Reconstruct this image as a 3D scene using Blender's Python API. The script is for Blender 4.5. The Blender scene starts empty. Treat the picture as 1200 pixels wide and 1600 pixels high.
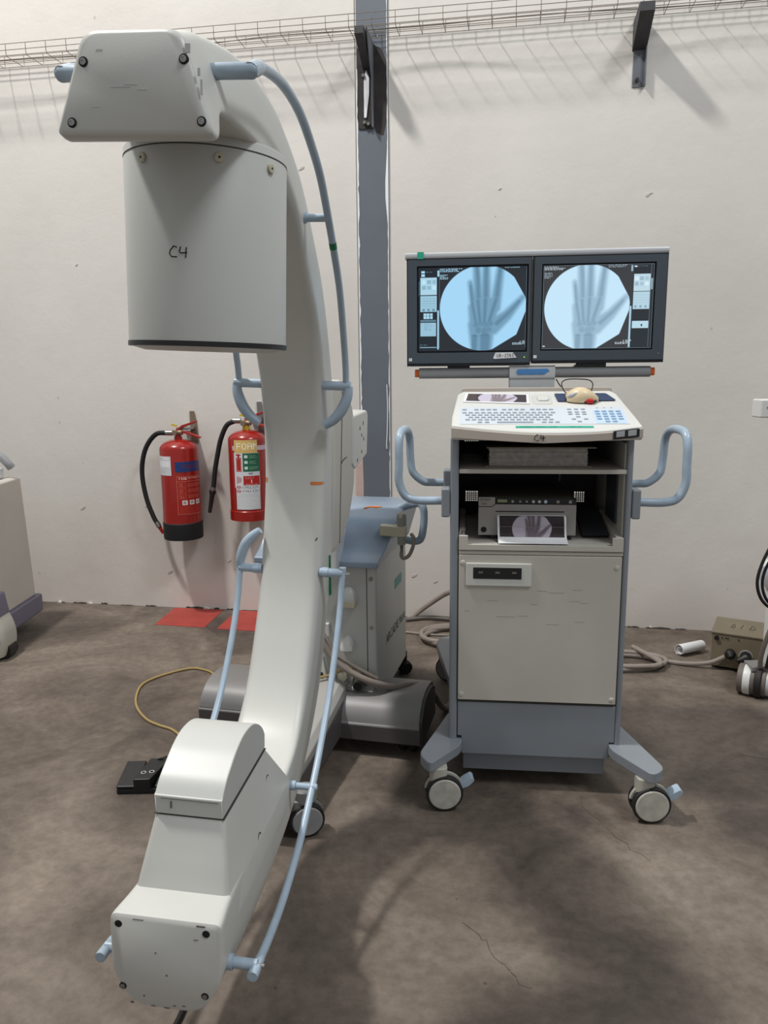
import bpy, math, random
import numpy as np
from mathutils import Vector, Matrix
random.seed(7); np.random.seed(7)
SC = bpy.context.scene
COL = SC.collection
rad = math.radians

# ------------------------------------------------------------------ camera
cam_d = bpy.data.cameras.new('camera'); cam = bpy.data.objects.new('camera', cam_d); COL.objects.link(cam)
cam_d.sensor_fit = 'VERTICAL'; cam_d.sensor_height = 32.0; cam_d.lens = 24.0      # 1200 px focal length on 1600 px height
pitch, roll = rad(10.5), rad(0.55)
fw = Vector((0, math.cos(pitch), -math.sin(pitch))); rt0 = Vector((1, 0, 0)); dn0 = -rt0.cross(fw)
ix = math.cos(roll)*rt0 + math.sin(roll)*dn0; iy = -math.sin(roll)*rt0 + math.cos(roll)*dn0
cam.matrix_world = Matrix(((ix.x, -iy.x, -fw.x, 0), (ix.y, -iy.y, -fw.y, 0), (ix.z, -iy.z, -fw.z, 1.4), (0, 0, 0, 1)))
cam_d.clip_start = 0.05
SC.camera = cam

# ------------------------------------------------------------------ world, lamps, exposure
w = bpy.data.worlds.new('world'); SC.world = w; w.use_nodes = True
w.node_tree.nodes['Background'].inputs[0].default_value = (0.97, 0.985, 1.0, 1)
w.node_tree.nodes['Background'].inputs[1].default_value = 0.52
def area_lamp(name, loc, target, sx, sy, power, color=(1, .97, .92)):
    l = bpy.data.lights.new(name, 'AREA'); l.shape = 'RECTANGLE'; l.size = sx; l.size_y = sy; l.energy = power; l.color = color
    o = bpy.data.objects.new(name, l); COL.objects.link(o); o.location = loc
    o.rotation_euler = (Vector(target)-Vector(loc)).to_track_quat('-Z', 'Y').to_euler(); return o
area_lamp('roof_strip_lamp', (-3.0, 2.2, 7.6), (0, 3.2, .8), .55, .30, 620, (1, .965, .925))
area_lamp('high_bay_lamp', (3.2, -.4, 7.0), (0.2, 2.4, .8), 1.6, 1.0, 260, (.95, .98, 1))
SC.view_settings.view_transform = 'Standard'; SC.view_settings.look = 'None'
SC.view_settings.exposure = -0.42; SC.view_settings.gamma = 1.0; SC.view_settings.use_curve_mapping = False

# ------------------------------------------------------------------ materials
def lin(c):
    if isinstance(c, str): c = tuple(int(c[i:i+2], 16)/255 for i in (0, 2, 4))
    return tuple(v/12.92 if v <= .04045 else ((v+.055)/1.055)**2.4 for v in c)
def mat(name, c, rough=.5, metal=0., var=0., vscale=8., bump=0., bscale=60., spec=.5, emit=None, coat=0.):
    m = bpy.data.materials.new(name); m.use_nodes = True; nt = m.node_tree; b = nt.nodes['Principled BSDF']
    c = lin(c); b.inputs['Base Color'].default_value = (*c, 1); b.inputs['Roughness'].default_value = rough
    b.inputs['Metallic'].default_value = metal; b.inputs['Specular IOR Level'].default_value = spec
    b.inputs['Coat Weight'].default_value = coat
    if emit: b.inputs['Emission Color'].default_value = (*c, 1); b.inputs['Emission Strength'].default_value = emit
    tc = nt.nodes.new('ShaderNodeTexCoord')
    if var:
        n = nt.nodes.new('ShaderNodeTexNoise'); n.inputs['Scale'].default_value = vscale; n.inputs['Detail'].default_value = 5
        nt.links.new(tc.outputs['Object'], n.inputs['Vector'])
        r = nt.nodes.new('ShaderNodeValToRGB'); r.color_ramp.elements[0].position = .35; r.color_ramp.elements[1].position = .65
        r.color_ramp.elements[0].color = (*[v*(1-var) for v in c], 1); r.color_ramp.elements[1].color = (*[min(1, v*(1+var*.5)) for v in c], 1)
        nt.links.new(n.outputs['Fac'], r.inputs['Fac']); nt.links.new(r.outputs['Color'], b.inputs['Base Color'])
    if bump:
        n = nt.nodes.new('ShaderNodeTexNoise'); n.inputs['Scale'].default_value = bscale; n.inputs['Detail'].default_value = 4
        nt.links.new(tc.outputs['Object'], n.inputs['Vector'])
        u = nt.nodes.new('ShaderNodeBump'); u.inputs['Strength'].default_value = bump; u.inputs['Distance'].default_value = .01
        nt.links.new(n.outputs['Fac'], u.inputs['Height']); nt.links.new(u.outputs['Normal'], b.inputs['Normal'])
    return m
M = {
 'enamel': mat('warm white enamel', 'c5c6c1', .38, var=.04, vscale=3, bump=.02, bscale=300),
 'enamel2': mat('cool white enamel', 'bfc1bd', .4, var=.04, vscale=3),
 'beige': mat('beige panel', 'bdb9b0', .45, var=.05, vscale=4, bump=.03, bscale=250),
 'cream': mat('cream plastic', 'bfb9a4', .4, var=.04),
 'key_white': mat('white keyboard foil', 'c8cfd5', .35),
 'consolew': mat('console white', 'd0d0cb', .35, var=.02),
 'consolef': mat('console lip', 'b3aaa0', .45, var=.04),
 'keygrey': mat('key legend grey', '9da6b1', .45), 'keyblue': mat('blue key foil', 'b9cde0', .35), 'keyblue2': mat('blue key', '7c98b4', .4),
 'blue': mat('pale blue paint', 'a0b2c2', .28, var=.07, vscale=22), 'bluelite': mat('light blue paint', 'a5b7c6', .35, var=.14, vscale=30),
 'bluegrey': mat('blue grey paint', '82888f', .38, var=.06, vscale=5, bump=.03, bscale=300),
 'bluehood': mat('blue hood plastic', '8494a6', .32, var=.05, vscale=5),
 'alugrey': mat('grey aluminium', 'cdd0d2', .4, metal=.0, var=.03), 'alu': mat('brushed aluminium', 'babdc1', .35, metal=.1),
 'barngrey': mat('grey arm cover', '949597', .4, var=.05),
 'leggrey': mat('trolley grey', '7e7d7c', .42, var=.08, vscale=4), 'legdark': mat('trolley dark grey', '504d4d', .5, var=.08),
 'beamgrey': mat('beam grey', 'a3a19d', .42, var=.06, vscale=4),
 'bezel': mat('monitor bezel', '414b54', .42, var=.04), 'bezeld': mat('monitor dark frame', '1d2228', .4),
 'black': mat('black plastic', '17181a', .4), 'blackm': mat('black matt', '0d0e10', .7), 'rubber': mat('tyre rubber', '1c1a1a', .65),
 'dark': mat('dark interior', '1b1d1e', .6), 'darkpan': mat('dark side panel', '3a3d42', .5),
 'orange': mat('orange cap', 'df6a1c', .35), 'orangetape': mat('orange tape', 'cf7a3c', .5), 'teal': mat('teal tape', '2aa58a', .45), 'green': mat('green tape', '16704a', .5),
 'bluetape': mat('blue tape', '4f8fd0', .5), 'whitep': mat('white paper', 'dfe0e2', .6), 'white': mat('white plastic', 'd5d6d3', .4),
 'red': mat('extinguisher red', '92160f', .28, var=.08, vscale=9, coat=.3), 'red2': mat('red lever', '9c1d18', .35), 'yellow': mat('yellow tag', 'c9a928', .5),
 'steel': mat('steel', '9a9a98', .3, metal=.9), 'chrome': mat('chrome', 'c8c8c8', .15, metal=1.), 'brasst': mat('old fitting', '8a7a68', .45, metal=.5),
 'wire': mat('galvanised wire', '857c72', .5, metal=.2), 'rustst': mat('scorched steel', '2b2624', .6, var=.4, vscale=14), 'brk': mat('bracket grey', '666b72', .5, var=.15, vscale=12),
 'brkd': mat('bracket dark', '3b3a3d', .6, var=.2, vscale=15),
 'pillar': mat('pillar grey paint', '646b74', .5, var=.08, vscale=3, bump=.04, bscale=30),
 'wpaint': mat('white gloss paint', 'e4e7ea', .4), 'pinkpr': mat('pink primer', 'c3aaa4', .7, var=.1), 'gapblk': mat('joint line', '46403a', .9),
 'tyrecap': mat('caster cap', 'b8b6ac', .45, var=.18, vscale=30), 'castf': mat('caster fork', 'b4b2a8', .45, var=.08), 'greycap': mat('grey caster cap', '8b8b8c', .4, var=.1, vscale=20),
 'cable': mat('grey cable', '8a8078', .55, var=.1, vscale=12), 'cabled': mat('dark grey cable', '67605a', .55), 'cabley': mat('yellow cable', 'a8905c', .5),
 'pad': mat('blue mouse pad', '2e3c58', .7), 'mousec': mat('ivory mouse', 'd6c3a0', .35), 'mouser': mat('red mouse wheel', 'b5151c', .3), 'mouseg': mat('mouse grey', 'a3a6a8', .4),
 'khaki': mat('khaki enamel', '7f7561', .45, var=.1, vscale=9), 'brownside': mat('brown side', '55423b', .5, var=.1), 'prn': mat('printer grey', '9a9793', .45, var=.03), 'prnt': mat('printer top', '4a463f', .5),
 'lcd': mat('lcd green', '8f9470', .4), 'folder': mat('folder brown', '8d8272', .6, var=.05), 'pages': mat('page edges', 'b5afaa', .8, var=.2, vscale=60),
 'patch': mat('red floor paint', '9e3c33', .6, var=.1, vscale=12, bump=.05), 'purple': mat('lilac grey', '6e6a7c', .5, var=.04), 'ink': mat('marker ink', '121212', .6), 'scuff': mat('scuff marks', '5b5a56', .8), 'scuffl': mat('light scuffs', '98958e', .8),
 'switch': mat('hand switch grey', '8e8f86', .45), 'tealdk': mat('logo teal', '5a9a94', .5), 'letter': mat('dark lettering', '4a4a44', .6), 'navy': mat('navy cable', '10152e', .5), 'led': mat('green led', '8bc53f', .4, emit=1.0),
 'lumb': mat('light behind vent', 'fff2dd', .5), 'redlead': mat('red plug', 'b01822', .4), 'chip': mat('chipped plaster', 'c0b9b1', .8, var=.15, vscale=40),
 'seam': mat('dark seam', '3c3b38', .8),
}
def attr_mat(name, rough=.5, emit=0.):
    m = bpy.data.materials.new(name); m.use_nodes = True; nt = m.node_tree; b = nt.nodes['Principled BSDF']; a = nt.nodes.new('ShaderNodeAttribute'); a.attribute_name = 'Col'
    b.inputs['Roughness'].default_value = rough
    if emit:
        b.inputs['Base Color'].default_value = (.01, .012, .015, 1); nt.links.new(a.outputs['Color'], b.inputs['Emission Color']); b.inputs['Emission Strength'].default_value = emit
        b.inputs['Roughness'].default_value = .25
    else: nt.links.new(a.outputs['Color'], b.inputs['Base Color'])
    return m
M['print'] = attr_mat('printed paper', .65); M['screen'] = attr_mat('lit screen', .2, 1.36); M['label'] = attr_mat('printed label', .4)

def plaster():
    m = mat('painted plaster', 'd8d4ce', .62); nt = m.node_tree; b = nt.nodes['Principled BSDF']; tc = nt.nodes['Texture Coordinate']
    def noise(s, d=6, sc=None):
        n = nt.nodes.new('ShaderNodeTexNoise'); n.inputs['Scale'].default_value = s; n.inputs['Detail'].default_value = d
        mp = nt.nodes.new('ShaderNodeMapping'); mp.inputs['Scale'].default_value = sc or (1, 1, 1)
        nt.links.new(tc.outputs['Object'], mp.inputs[0]); nt.links.new(mp.outputs[0], n.inputs['Vector']); return n
    r = nt.nodes.new('ShaderNodeValToRGB'); e = r.color_ramp.elements
    e[0].position = .3; e[0].color = (*lin('cbc7c1'), 1); e[1].position = .7; e[1].color = (*lin('dad7d1'), 1)
    nt.links.new(noise(.9).outputs['Fac'], r.inputs['Fac'])
    # small chips in the paint
    v = nt.nodes.new('ShaderNodeTexVoronoi'); v.inputs['Scale'].default_value = 5.5; v.inputs['Randomness'].default_value = 1
    mp = nt.nodes.new('ShaderNodeMapping'); mp.inputs['Scale'].default_value = (1, 1, .7); nt.links.new(tc.outputs['Object'], mp.inputs[0]); nt.links.new(mp.outputs[0], v.inputs['Vector'])
    lt = nt.nodes.new('ShaderNodeMath'); lt.operation = 'LESS_THAN'; lt.inputs[1].default_value = .035; nt.links.new(v.outputs['Distance'], lt.inputs[0])
    mx = nt.nodes.new('ShaderNodeMix'); mx.data_type = 'RGBA'; mx.inputs[7].default_value = (*lin('a59d94'), 1)
    ml = nt.nodes.new('ShaderNodeMath'); ml.operation = 'MULTIPLY'; ml.inputs[1].default_value = .55; nt.links.new(lt.outputs[0], ml.inputs[0])
    nt.links.new(ml.outputs[0], mx.inputs[0]); nt.links.new(r.outputs['Color'], mx.inputs[6]); 
    # pinkish worn strip low on the wall
    sx = nt.nodes.new('ShaderNodeSeparateXYZ'); nt.links.new(tc.outputs['Object'], sx.inputs[0])
    mr = nt.nodes.new('ShaderNodeMapRange'); mr.inputs[1].default_value = .0; mr.inputs[2].default_value = .75; mr.inputs[3].default_value = .28; mr.inputs[4].default_value = 0
    nt.links.new(sx.outputs['Z'], mr.inputs[0])
    n2 = noise(1.6); mm = nt.nodes.new('ShaderNodeMath'); mm.operation = 'MULTIPLY'; nt.links.new(mr.outputs[0], mm.inputs[0]); nt.links.new(n2.outputs['Fac'], mm.inputs[1])
    m2 = nt.nodes.new('ShaderNodeMix'); m2.data_type = 'RGBA'; m2.inputs[7].default_value = (*lin('c9a79d'), 1)
    nt.links.new(mm.outputs[0], m2.inputs[0]); nt.links.new(mx.outputs[2], m2.inputs[6]); nt.links.new(m2.outputs[2], b.inputs['Base Color'])
    u = nt.nodes.new('ShaderNodeBump'); u.inputs['Strength'].default_value = .22; u.inputs['Distance'].default_value = .012
    nt.links.new(noise(7, 8).outputs['Fac'], u.inputs['Height'])
    u2 = nt.nodes.new('ShaderNodeBump'); u2.inputs['Strength'].default_value = .12; u2.inputs['Distance'].default_value = .004
    nt.links.new(noise(60, 4).outputs['Fac'], u2.inputs['Height']); nt.links.new(u.outputs['Normal'], u2.inputs['Normal']); nt.links.new(u2.outputs['Normal'], b.inputs['Normal'])
    return m
def concrete():
    m = mat('worn concrete', '6d6057', .55); nt = m.node_tree; b = nt.nodes['Principled BSDF']; tc = nt.nodes['Texture Coordinate']
    def noise(s, d=8, rough=.6, sc=(1, 1, 1), dist=0):
        n = nt.nodes.new('ShaderNodeTexNoise'); n.inputs['Scale'].default_value = s; n.inputs['Detail'].default_value = d; n.inputs['Roughness'].default_value = rough; n.inputs['Distortion'].default_value = dist
        mp = nt.nodes.new('ShaderNodeMapping'); mp.inputs['Scale'].default_value = sc
        nt.links.new(tc.outputs['Object'], mp.inputs[0]); nt.links.new(mp.outputs[0], n.inputs['Vector']); return n
    r = nt.nodes.new('ShaderNodeValToRGB'); e = r.color_ramp.elements
    e[0].position = .35; e[0].color = (*lin('473f39'), 1); e[1].position = .67; e[1].color = (*lin('81776c'), 1)
    k = e.new(.5); k.color = (*lin('665c53'), 1)
    nt.links.new(noise(1.7, 9, .62, dist=.6).outputs['Fac'], r.inputs['Fac'])
    r2 = nt.nodes.new('ShaderNodeValToRGB'); f = r2.color_ramp.elements; f[0].position = .38; f[0].color = (.80, .78, .76, 1); f[1].position = .6; f[1].color = (1.06, 1.05, 1.04, 1)
    nt.links.new(noise(26, 6, .7).outputs['Fac'], r2.inputs['Fac'])
    mx = nt.nodes.new('ShaderNodeMix'); mx.data_type = 'RGBA'; mx.blend_type = 'MULTIPLY'; mx.inputs[0].default_value = 1
    nt.links.new(r.outputs['Color'], mx.inputs[6]); nt.links.new(r2.outputs['Color'], mx.inputs[7])
    # pale scuffs and dark spots
    r3 = nt.nodes.new('ShaderNodeValToRGB'); g = r3.color_ramp.elements; g[0].position = .66; g[0].color = (0, 0, 0, 1); g[1].position = .78; g[1].color = (.5, .5, .5, 1)
    nt.links.new(noise(9, 10, .75, (1, 2.2, 1), 1.5).outputs['Fac'], r3.inputs['Fac'])
    m2 = nt.nodes.new('ShaderNodeMix'); m2.data_type = 'RGBA'; m2.inputs[7].default_value = (*lin('8e867c'), 1)
    nt.links.new(r3.outputs['Color'], m2.inputs[0]); nt.links.new(mx.outputs[2], m2.inputs[6])
    v = nt.nodes.new('ShaderNodeTexVoronoi'); v.inputs['Scale'].default_value = 6; nt.links.new(tc.outputs['Object'], v.inputs['Vector'])
    lt = nt.nodes.new('ShaderNodeMath'); lt.operation = 'LESS_THAN'; lt.inputs[1].default_value = .03; nt.links.new(v.outputs['Distance'], lt.inputs[0])
    m3 = nt.nodes.new('ShaderNodeMix'); m3.data_type = 'RGBA'; m3.inputs[7].default_value = (*lin('3e3631'), 1)
    q = nt.nodes.new('ShaderNodeMath'); q.operation = 'MULTIPLY'; q.inputs[1].default_value = .6; nt.links.new(lt.outputs[0], q.inputs[0]); nt.links.new(q.outputs[0], m3.inputs[0])
    nt.links.new(m2.outputs[2], m3.inputs[6]); nt.links.new(m3.outputs[2], b.inputs['Base Color'])
    rr = nt.nodes.new('ShaderNodeMapRange'); rr.inputs[3].default_value = .42; rr.inputs[4].default_value = .75; nt.links.new(noise(3).outputs['Fac'], rr.inputs[0]); nt.links.new(rr.outputs[0], b.inputs['Roughness'])
    u = nt.nodes.new('ShaderNodeBump'); u.inputs['Strength'].default_value = .25; u.inputs['Distance'].default_value = .006
    nt.links.new(noise(18, 8, .7).outputs['Fac'], u.inputs['Height']); nt.links.new(u.outputs['Normal'], b.inputs['Normal'])
    return m
M['plaster'] = plaster(); M['concrete'] = concrete()

# ------------------------------------------------------------------ mesh helpers
class MB:
    def __init__(s): s.v = []; s.f = []
    def add(s, vs, fs):
        n = len(s.v); s.v += [tuple(p) for p in vs]; s.f += [tuple(i+n for i in f) for f in fs]; return s
    def box(s, x0, x1, y0, y1, z0, z1):
        return s.add([(x0,y0,z0),(x1,y0,z0),(x1,y1,z0),(x0,y1,z0),(x0,y0,z1),(x1,y0,z1),(x1,y1,z1),(x0,y1,z1)], [(0,3,2,1),(4,5,6,7),(0,1,5,4),(1,2,6,5),(2,3,7,6),(3,0,4,7)])
    def prism(s, ax, poly, a, b):          # poly in the plane across axis ax, extruded from a to b
        n = len(poly); P = []
        for t in (a, b):
            for (p, q) in poly: P.append((t, p, q) if ax == 'x' else ((p, t, q) if ax == 'y' else (p, q, t)))
        F = [tuple(range(n)), tuple(range(2*n-1, n-1, -1))] + [(i, i+n, (i+1) % n+n, (i+1) % n) for i in range(n)]
        return s.add(P, F)
    def loft(s, rings, caps=True, closed=False):
        n = len(rings[0]); P = [p for r in rings for p in r]; F = []
        m = len(rings)
        for k in range(m if closed else m-1):
            k2 = (k+1) % m
            for i in range(n): F.append((k*n+i, k*n+(i+1) % n, k2*n+(i+1) % n, k2*n+i))
        if caps and not closed: F += [tuple(range(n-1, -1, -1)), tuple((m-1)*n+i for i in range(n))]
        return s.add(P, F)
    def cyl(s, p0, p1, r0, r1=None, n=20): return s.tube([p0, p1], [r0, r0 if r1 is None else r1], n)
    def tube(s, path, r, n=10, closed=False):
        path = [Vector(p) for p in path]; m = len(path)
        if not hasattr(r, '__len__'): r = [r]*m
        rings = []; up = None
        for i, p in enumerate(path):
            a = path[(i-1) % m] if (closed or i > 0) else p; b = path[(i+1) % m] if (closed or i < m-1) else p
            t = (b-a)
            if t.length < 1e-9: t = Vector((0, 0, 1))
            t.normalize()
            if up is None: up = t.orthogonal().normalized()
            up = (up - t*up.dot(t))
            if up.length < 1e-6: up = t.orthogonal()
            up.normalize(); sd = t.cross(up)
            rings.append([tuple(p + (up*math.cos(2*math.pi*k/n) + sd*math.sin(2*math.pi*k/n))*r[i]) for k in range(n)])
        return s.loft(rings, True, closed)
    def lathe(s, prof, c=(0, 0, 0), ax='z', n=32):       # prof: (radius, height)
        rings = []
        for (r, h) in prof:
            ring = []
            for k in range(n):
                a = 2*math.pi*k/n; u, v = r*math.cos(a), r*math.sin(a)
                q = (u, v, h) if ax == 'z' else ((h, u, v) if ax == 'x' else (v, h, u))
                ring.append((q[0]+c[0], q[1]+c[1], q[2]+c[2]))
            rings.append(ring)
        return s.loft(rings)
    def xf(s, mt):
        s.v = [tuple(mt @ Vector(p)) for p in s.v]; return s
def mesh_of(mb, name, m, smooth=38):
    me = bpy.data.meshes.new(name); me.from_pydata(mb.v, [], mb.f); me.materials.append(m)
    import bmesh
    bm = bmesh.new(); bm.from_mesh(me); bmesh.ops.recalc_face_normals(bm, faces=bm.faces); bm.to_mesh(me); bm.free()
    if smooth:
        me.polygons.foreach_set('use_smooth', [True]*len(me.polygons)); me.set_sharp_from_angle(angle=rad(smooth))
    me.update(); return me
def part(name, mb, m, parent=None, bevel=0., seg=2, smooth=38, label=None):
    m = M[m] if isinstance(m, str) else m
    o = bpy.data.objects.new(name, mesh_of(mb, name, m, smooth)); COL.objects.link(o)
    if parent is not None: o.parent = parent
    if bevel:
        b = o.modifiers.new('bevel', 'BEVEL'); b.width = bevel; b.segments = seg; b.limit_method = 'ANGLE'; b.angle_limit = rad(40); b.harden_normals = bool(smooth)
    if label: o['label'] = label
    if name in ('scuffs', 'tape_writing', 'vent_slots', 'vent_holes'): o['kind'] = 'stuff'
    return o
def tag(o, label=None, cat=None, group=None, kind=None):
    for k, v in (('label', label), ('category', cat), ('group', group), ('kind', kind)):
        if v: o[k] = v
    return o
def thing(name, label, cat, loc=(0, 0, 0), rz=0., group=None):
    o = bpy.data.objects.new(name, None); o.empty_display_size = .1; COL.objects.link(o); o.location = loc; o.rotation_euler = (0, 0, rad(rz)); return tag(o, label, cat, group)
def crom(P, k=6, closed=False):
    P = [Vector(p) for p in P]; out = []; n = len(P)
    for i in range(n if closed else n-1):
        p0 = P[(i-1) % n] if (closed or i) else P[0]*2-P[1]; p1 = P[i]; p2 = P[(i+1) % n]; p3 = P[(i+2) % n] if (closed or i+2 < n) else P[-1]*2-P[-2]
        for j in range(k):
            t = j/k; out.append(.5*((2*p1)+(-p0+p2)*t+(2*p0-5*p1+4*p2-p3)*t*t+(-p0+3*p1-3*p2+p3)*t**3))
    if not closed: out.append(P[-1])
    return out
def rpoly(pts, r, k=4):                   # round the corners of a 2D polygon
    out = []; n = len(pts)
    if not hasattr(r, '__len__'): r = [r]*n
    for i in range(n):
        a, b, c = Vector(pts[i-1]), Vector(pts[i]), Vector(pts[(i+1) % n])
        d1, d2 = (a-b), (c-b); q = min(r[i], d1.length*.45, d2.length*.45)
        p, s_ = b+d1.normalized()*q, b+d2.normalized()*q
        for j in range(k+1):
            t = j/k; out.append(tuple((1-t)**2*p+2*t*(1-t)*b+t*t*s_))
    return out
def rbox2(x0, x1, z0, z1, r, k=4): return rpoly([(x0, z0), (x1, z0), (x1, z1), (x0, z1)], r, k)
def strokes(name, lines, mp, r, m, parent):
    mb = MB()
    for L in lines: mb.tube([mp(u, v) for (u, v) in L], r, 6)
    return part(name, mb, m, parent)
def lettering(name, text, size, m, parent, mt, extrude=.0004, sx=1.):
    c = bpy.data.curves.new(name, 'FONT'); c.body = text; c.size = size; c.extrude = extrude; c.resolution_u = 2
    t = bpy.data.objects.new(name, c); COL.objects.link(t); bpy.context.view_layer.update()
    me = bpy.data.meshes.new_from_object(t.evaluated_get(bpy.context.evaluated_depsgraph_get())); bpy.data.objects.remove(t)
    me.transform(mt @ Matrix.Diagonal((sx, 1, 1, 1))); me.materials.clear(); me.materials.append(M[m]); me.name = name
    o = bpy.data.objects.new(name, me); COL.objects.link(o); o.parent = parent; return o
FRONT = Matrix(((1,0,0,0),(0,0,-1,0),(0,1,0,0),(0,0,0,1)))       # text plane facing -y

# ------------------------------------------------------------------ painting of flat print
FONT = {'A':'0E11111F111111','B':'1E11111E11111E','C':'0E11101010110E','D':'1E11111111111E','E':'1F10101E10101F','F':'1F10101E101010','G':'0E11101711110F','H':'1111111F111111','I':'0E04040404040E',
'K':'11121418141211','L':'1010101010101F','M':'111B1515111111','N':'11191513111111','O':'0E11111111110E','P':'1E11111E101010','R':'1E11111E141211','S':'0F10100E01011E','T':'1F040404040404','U':'1111111111110E',
'V':'11111111110A04','W':'11111115151B11','X':'11110A040A1111','Y':'11110A04040404','Z':'1F01020408101F','0':'0E11131519110E','1':'040C040404040E','2':'0E11010204081F','3':'1F02040201110E','4':'02060A121F0202',
'5':'1F101E0101110E','6':'0608101E11110E','7':'1F010204080808','8':'0E11110E11110E','9':'0E11110F01020C','-':'0000001F000000',' ':'00000000000000','.':'00000000000C0C','(':'02040808080402',')':'08040202020408'}
class Canvas:
    def __init__(s, w, h, bg): s.w, s.h = w, h; s.a = np.empty((h, w, 3)); s.a[:] = lin(bg); s.Y, s.X = np.mgrid[0:h, 0:w]
    def rect(s, x0, y0, x1, y1, c): s.a[int(y0):int(y1), int(x0):int(x1)] = lin(c)
    def frame(s, x0, y0, x1, y1, c, t=1): s.rect(x0, y0, x1, y0+t, c); s.rect(x0, y1-t, x1, y1, c); s.rect(x0, y0, x0+t, y1, c); s.rect(x1-t, y0, x1, y1, c)
    def blend(s, mask, c): s.a = s.a*(1-mask[..., None])+np.array(lin(c))*mask[..., None]
    def seg(s, x0, y0, x1, y1, r0, r1=None, soft=1.):
        r1 = r0 if r1 is None else r1; dx, dy = x1-x0, y1-y0; t = np.clip(((s.X-x0)*dx+(s.Y-y0)*dy)/(dx*dx+dy*dy+1e-9), 0, 1)
        d = np.hypot(s.X-x0-t*dx, s.Y-y0-t*dy)-(r0+(r1-r0)*t); return np.clip(.5-d/(2*soft), 0, 1)
    def text(s, x, y, t, c, k=1.):
        for ch in t:
            g = FONT.get(ch, FONT[' '])
            for r in range(7):
                b = int(g[2*r:2*r+2], 16)
                for q in range(5):
                    if b >> (4-q) & 1: s.rect(round(x+q*k), round(y+r*k), max(round(x+(q+1)*k), round(x+q*k)+1), max(round(y+(r+1)*k), round(y+r*k)+1), c)
            x += 6*k
    def scribble(s, x0, y0, x1, rows, c, dy=4, h=1):      # rows of tiny illegible print
        for i in range(rows):
            x = x0; e = x0+(x1-x0)*random.uniform(.6, 1)
            while x < e:
                wd = random.randint(3, 9); s.rect(x, y0+i*dy, min(x+wd, e), y0+i*dy+h, c); x += wd+random.randint(1, 3)
    def build(s, name, mp, m, parent):                  # mp(u,v) u right, v down, 0..1
        u = (np.arange(s.w)+.0)/(s.w-1); v = (np.arange(s.h)+.0)/(s.h-1)
        vs = [mp(a, b) for b in v for a in u]
        I = np.arange(s.w*s.h).reshape(s.h, s.w); F = np.stack([I[:-1, :-1], I[1:, :-1], I[1:, 1:], I[:-1, 1:]], -1).reshape(-1, 4)
        me = bpy.data.meshes.new(name); me.from_pydata(vs, [], F.tolist()); me.materials.append(M[m])
        at = me.attributes.new('Col', 'FLOAT_COLOR', 'POINT'); at.data.foreach_set('color', np.concatenate([s.a.reshape(-1, 3), np.ones((s.w*s.h, 1))], 1).astype(np.float32).ravel())
        me.polygons.foreach_set('use_smooth', [True]*len(me.polygons)); me.update()
        o = bpy.data.objects.new(name, me); COL.objects.link(o); o.parent = parent; return o
def xray(cv, ox, oy, sc, lightc, midc, darkc, soft=.62, hexcut=True):
    """hand radiograph; (ox,oy) centre of the round field, sc = field radius in canvas pixels"""
    k = sc/352.; f = lambda x, y: (ox+(x-655)*k, oy+(y-563)*k)
    d = np.hypot(cv.X-ox, cv.Y-oy)-sc
    if hexcut:
        for (a, b, c_, e) in ((880, 270, 1008, 500), (1008, 500, 1002, 590), (1002, 590, 930, 785), (930, 785, 760, 890)):
            p, q = f(a, b), f(c_, e); nx, ny = q[1]-p[1], -(q[0]-p[0]); l = math.hypot(nx, ny); d = np.maximum(d, ((cv.X-p[0])*nx+(cv.Y-p[1])*ny)/l)
    disc = np.clip(.5-d/(1.5), 0, 1)
    S = lambda x0, y0, x1, y1, r0, r1, so: cv.seg(*f(x0, y0), *f(x1, y1), r0*k, r1*k, so*k)
    flesh = np.zeros(cv.X.shape)
    for a in ((552, 355, 588, 560, 20, 34, 12), (600, 200, 622, 560, 27, 40, 12), (678, 200, 676, 560, 27, 44, 12), (795, 230, 752, 560, 27, 42, 12), (975, 480, 850, 625, 20, 40, 12), (850, 625, 730, 720, 40, 62, 12),
              (600, 560, 620, 720, 58, 66, 12), (690, 560, 680, 720, 84, 68, 12), (600, 700, 620, 930, 58, 52, 12), (680, 700, 672, 930, 66, 52, 12)): flesh = np.maximum(flesh, S(*a[:4], a[4]*1.12, a[5]*1.1, a[6]*1.3))
    bone = np.zeros(cv.X.shape)
    for a in ((552, 380, 566, 500, 9, 11, 9), (602, 200, 612, 320, 13, 13, 9), (612, 330, 618, 470, 12, 14, 9), (680, 200, 678, 320, 13, 13, 9), (678, 330, 678, 460, 13, 16, 9), (792, 240, 782, 330, 13, 12, 9), (780, 340, 768, 460, 12, 16, 9),
              (568, 520, 598, 680, 11, 11, 7), (614, 500, 632, 675, 13, 12, 7), (676, 490, 668, 675, 14, 13, 7), (762, 490, 708, 670, 14, 14, 7), (950, 510, 880, 590, 9, 12, 9), (870, 600, 770, 690, 14, 17, 9),
              (590, 800, 584, 930, 22, 20, 8), (676, 800, 672, 930, 38, 32, 8)): bone = np.maximum(bone, S(*a))
    for (x, y, r) in ((602, 700, 24), (640, 690, 22), (680, 700, 26), (716, 690, 24), (620, 745, 26), (668, 750, 28), (705, 740, 22)): bone = np.maximum(bone, .8*S(x, y, x+1, y, r, r, 9))
    joint = S(560, 792, 700, 790, 3, 3, 4)
    cv.blend(disc, lightc); cv.blend(np.clip(flesh*soft, 0, 1)*disc, midc); cv.blend(np.clip(bone*flesh*.40+joint*.25, 0, 1)*disc, darkc)
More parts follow.
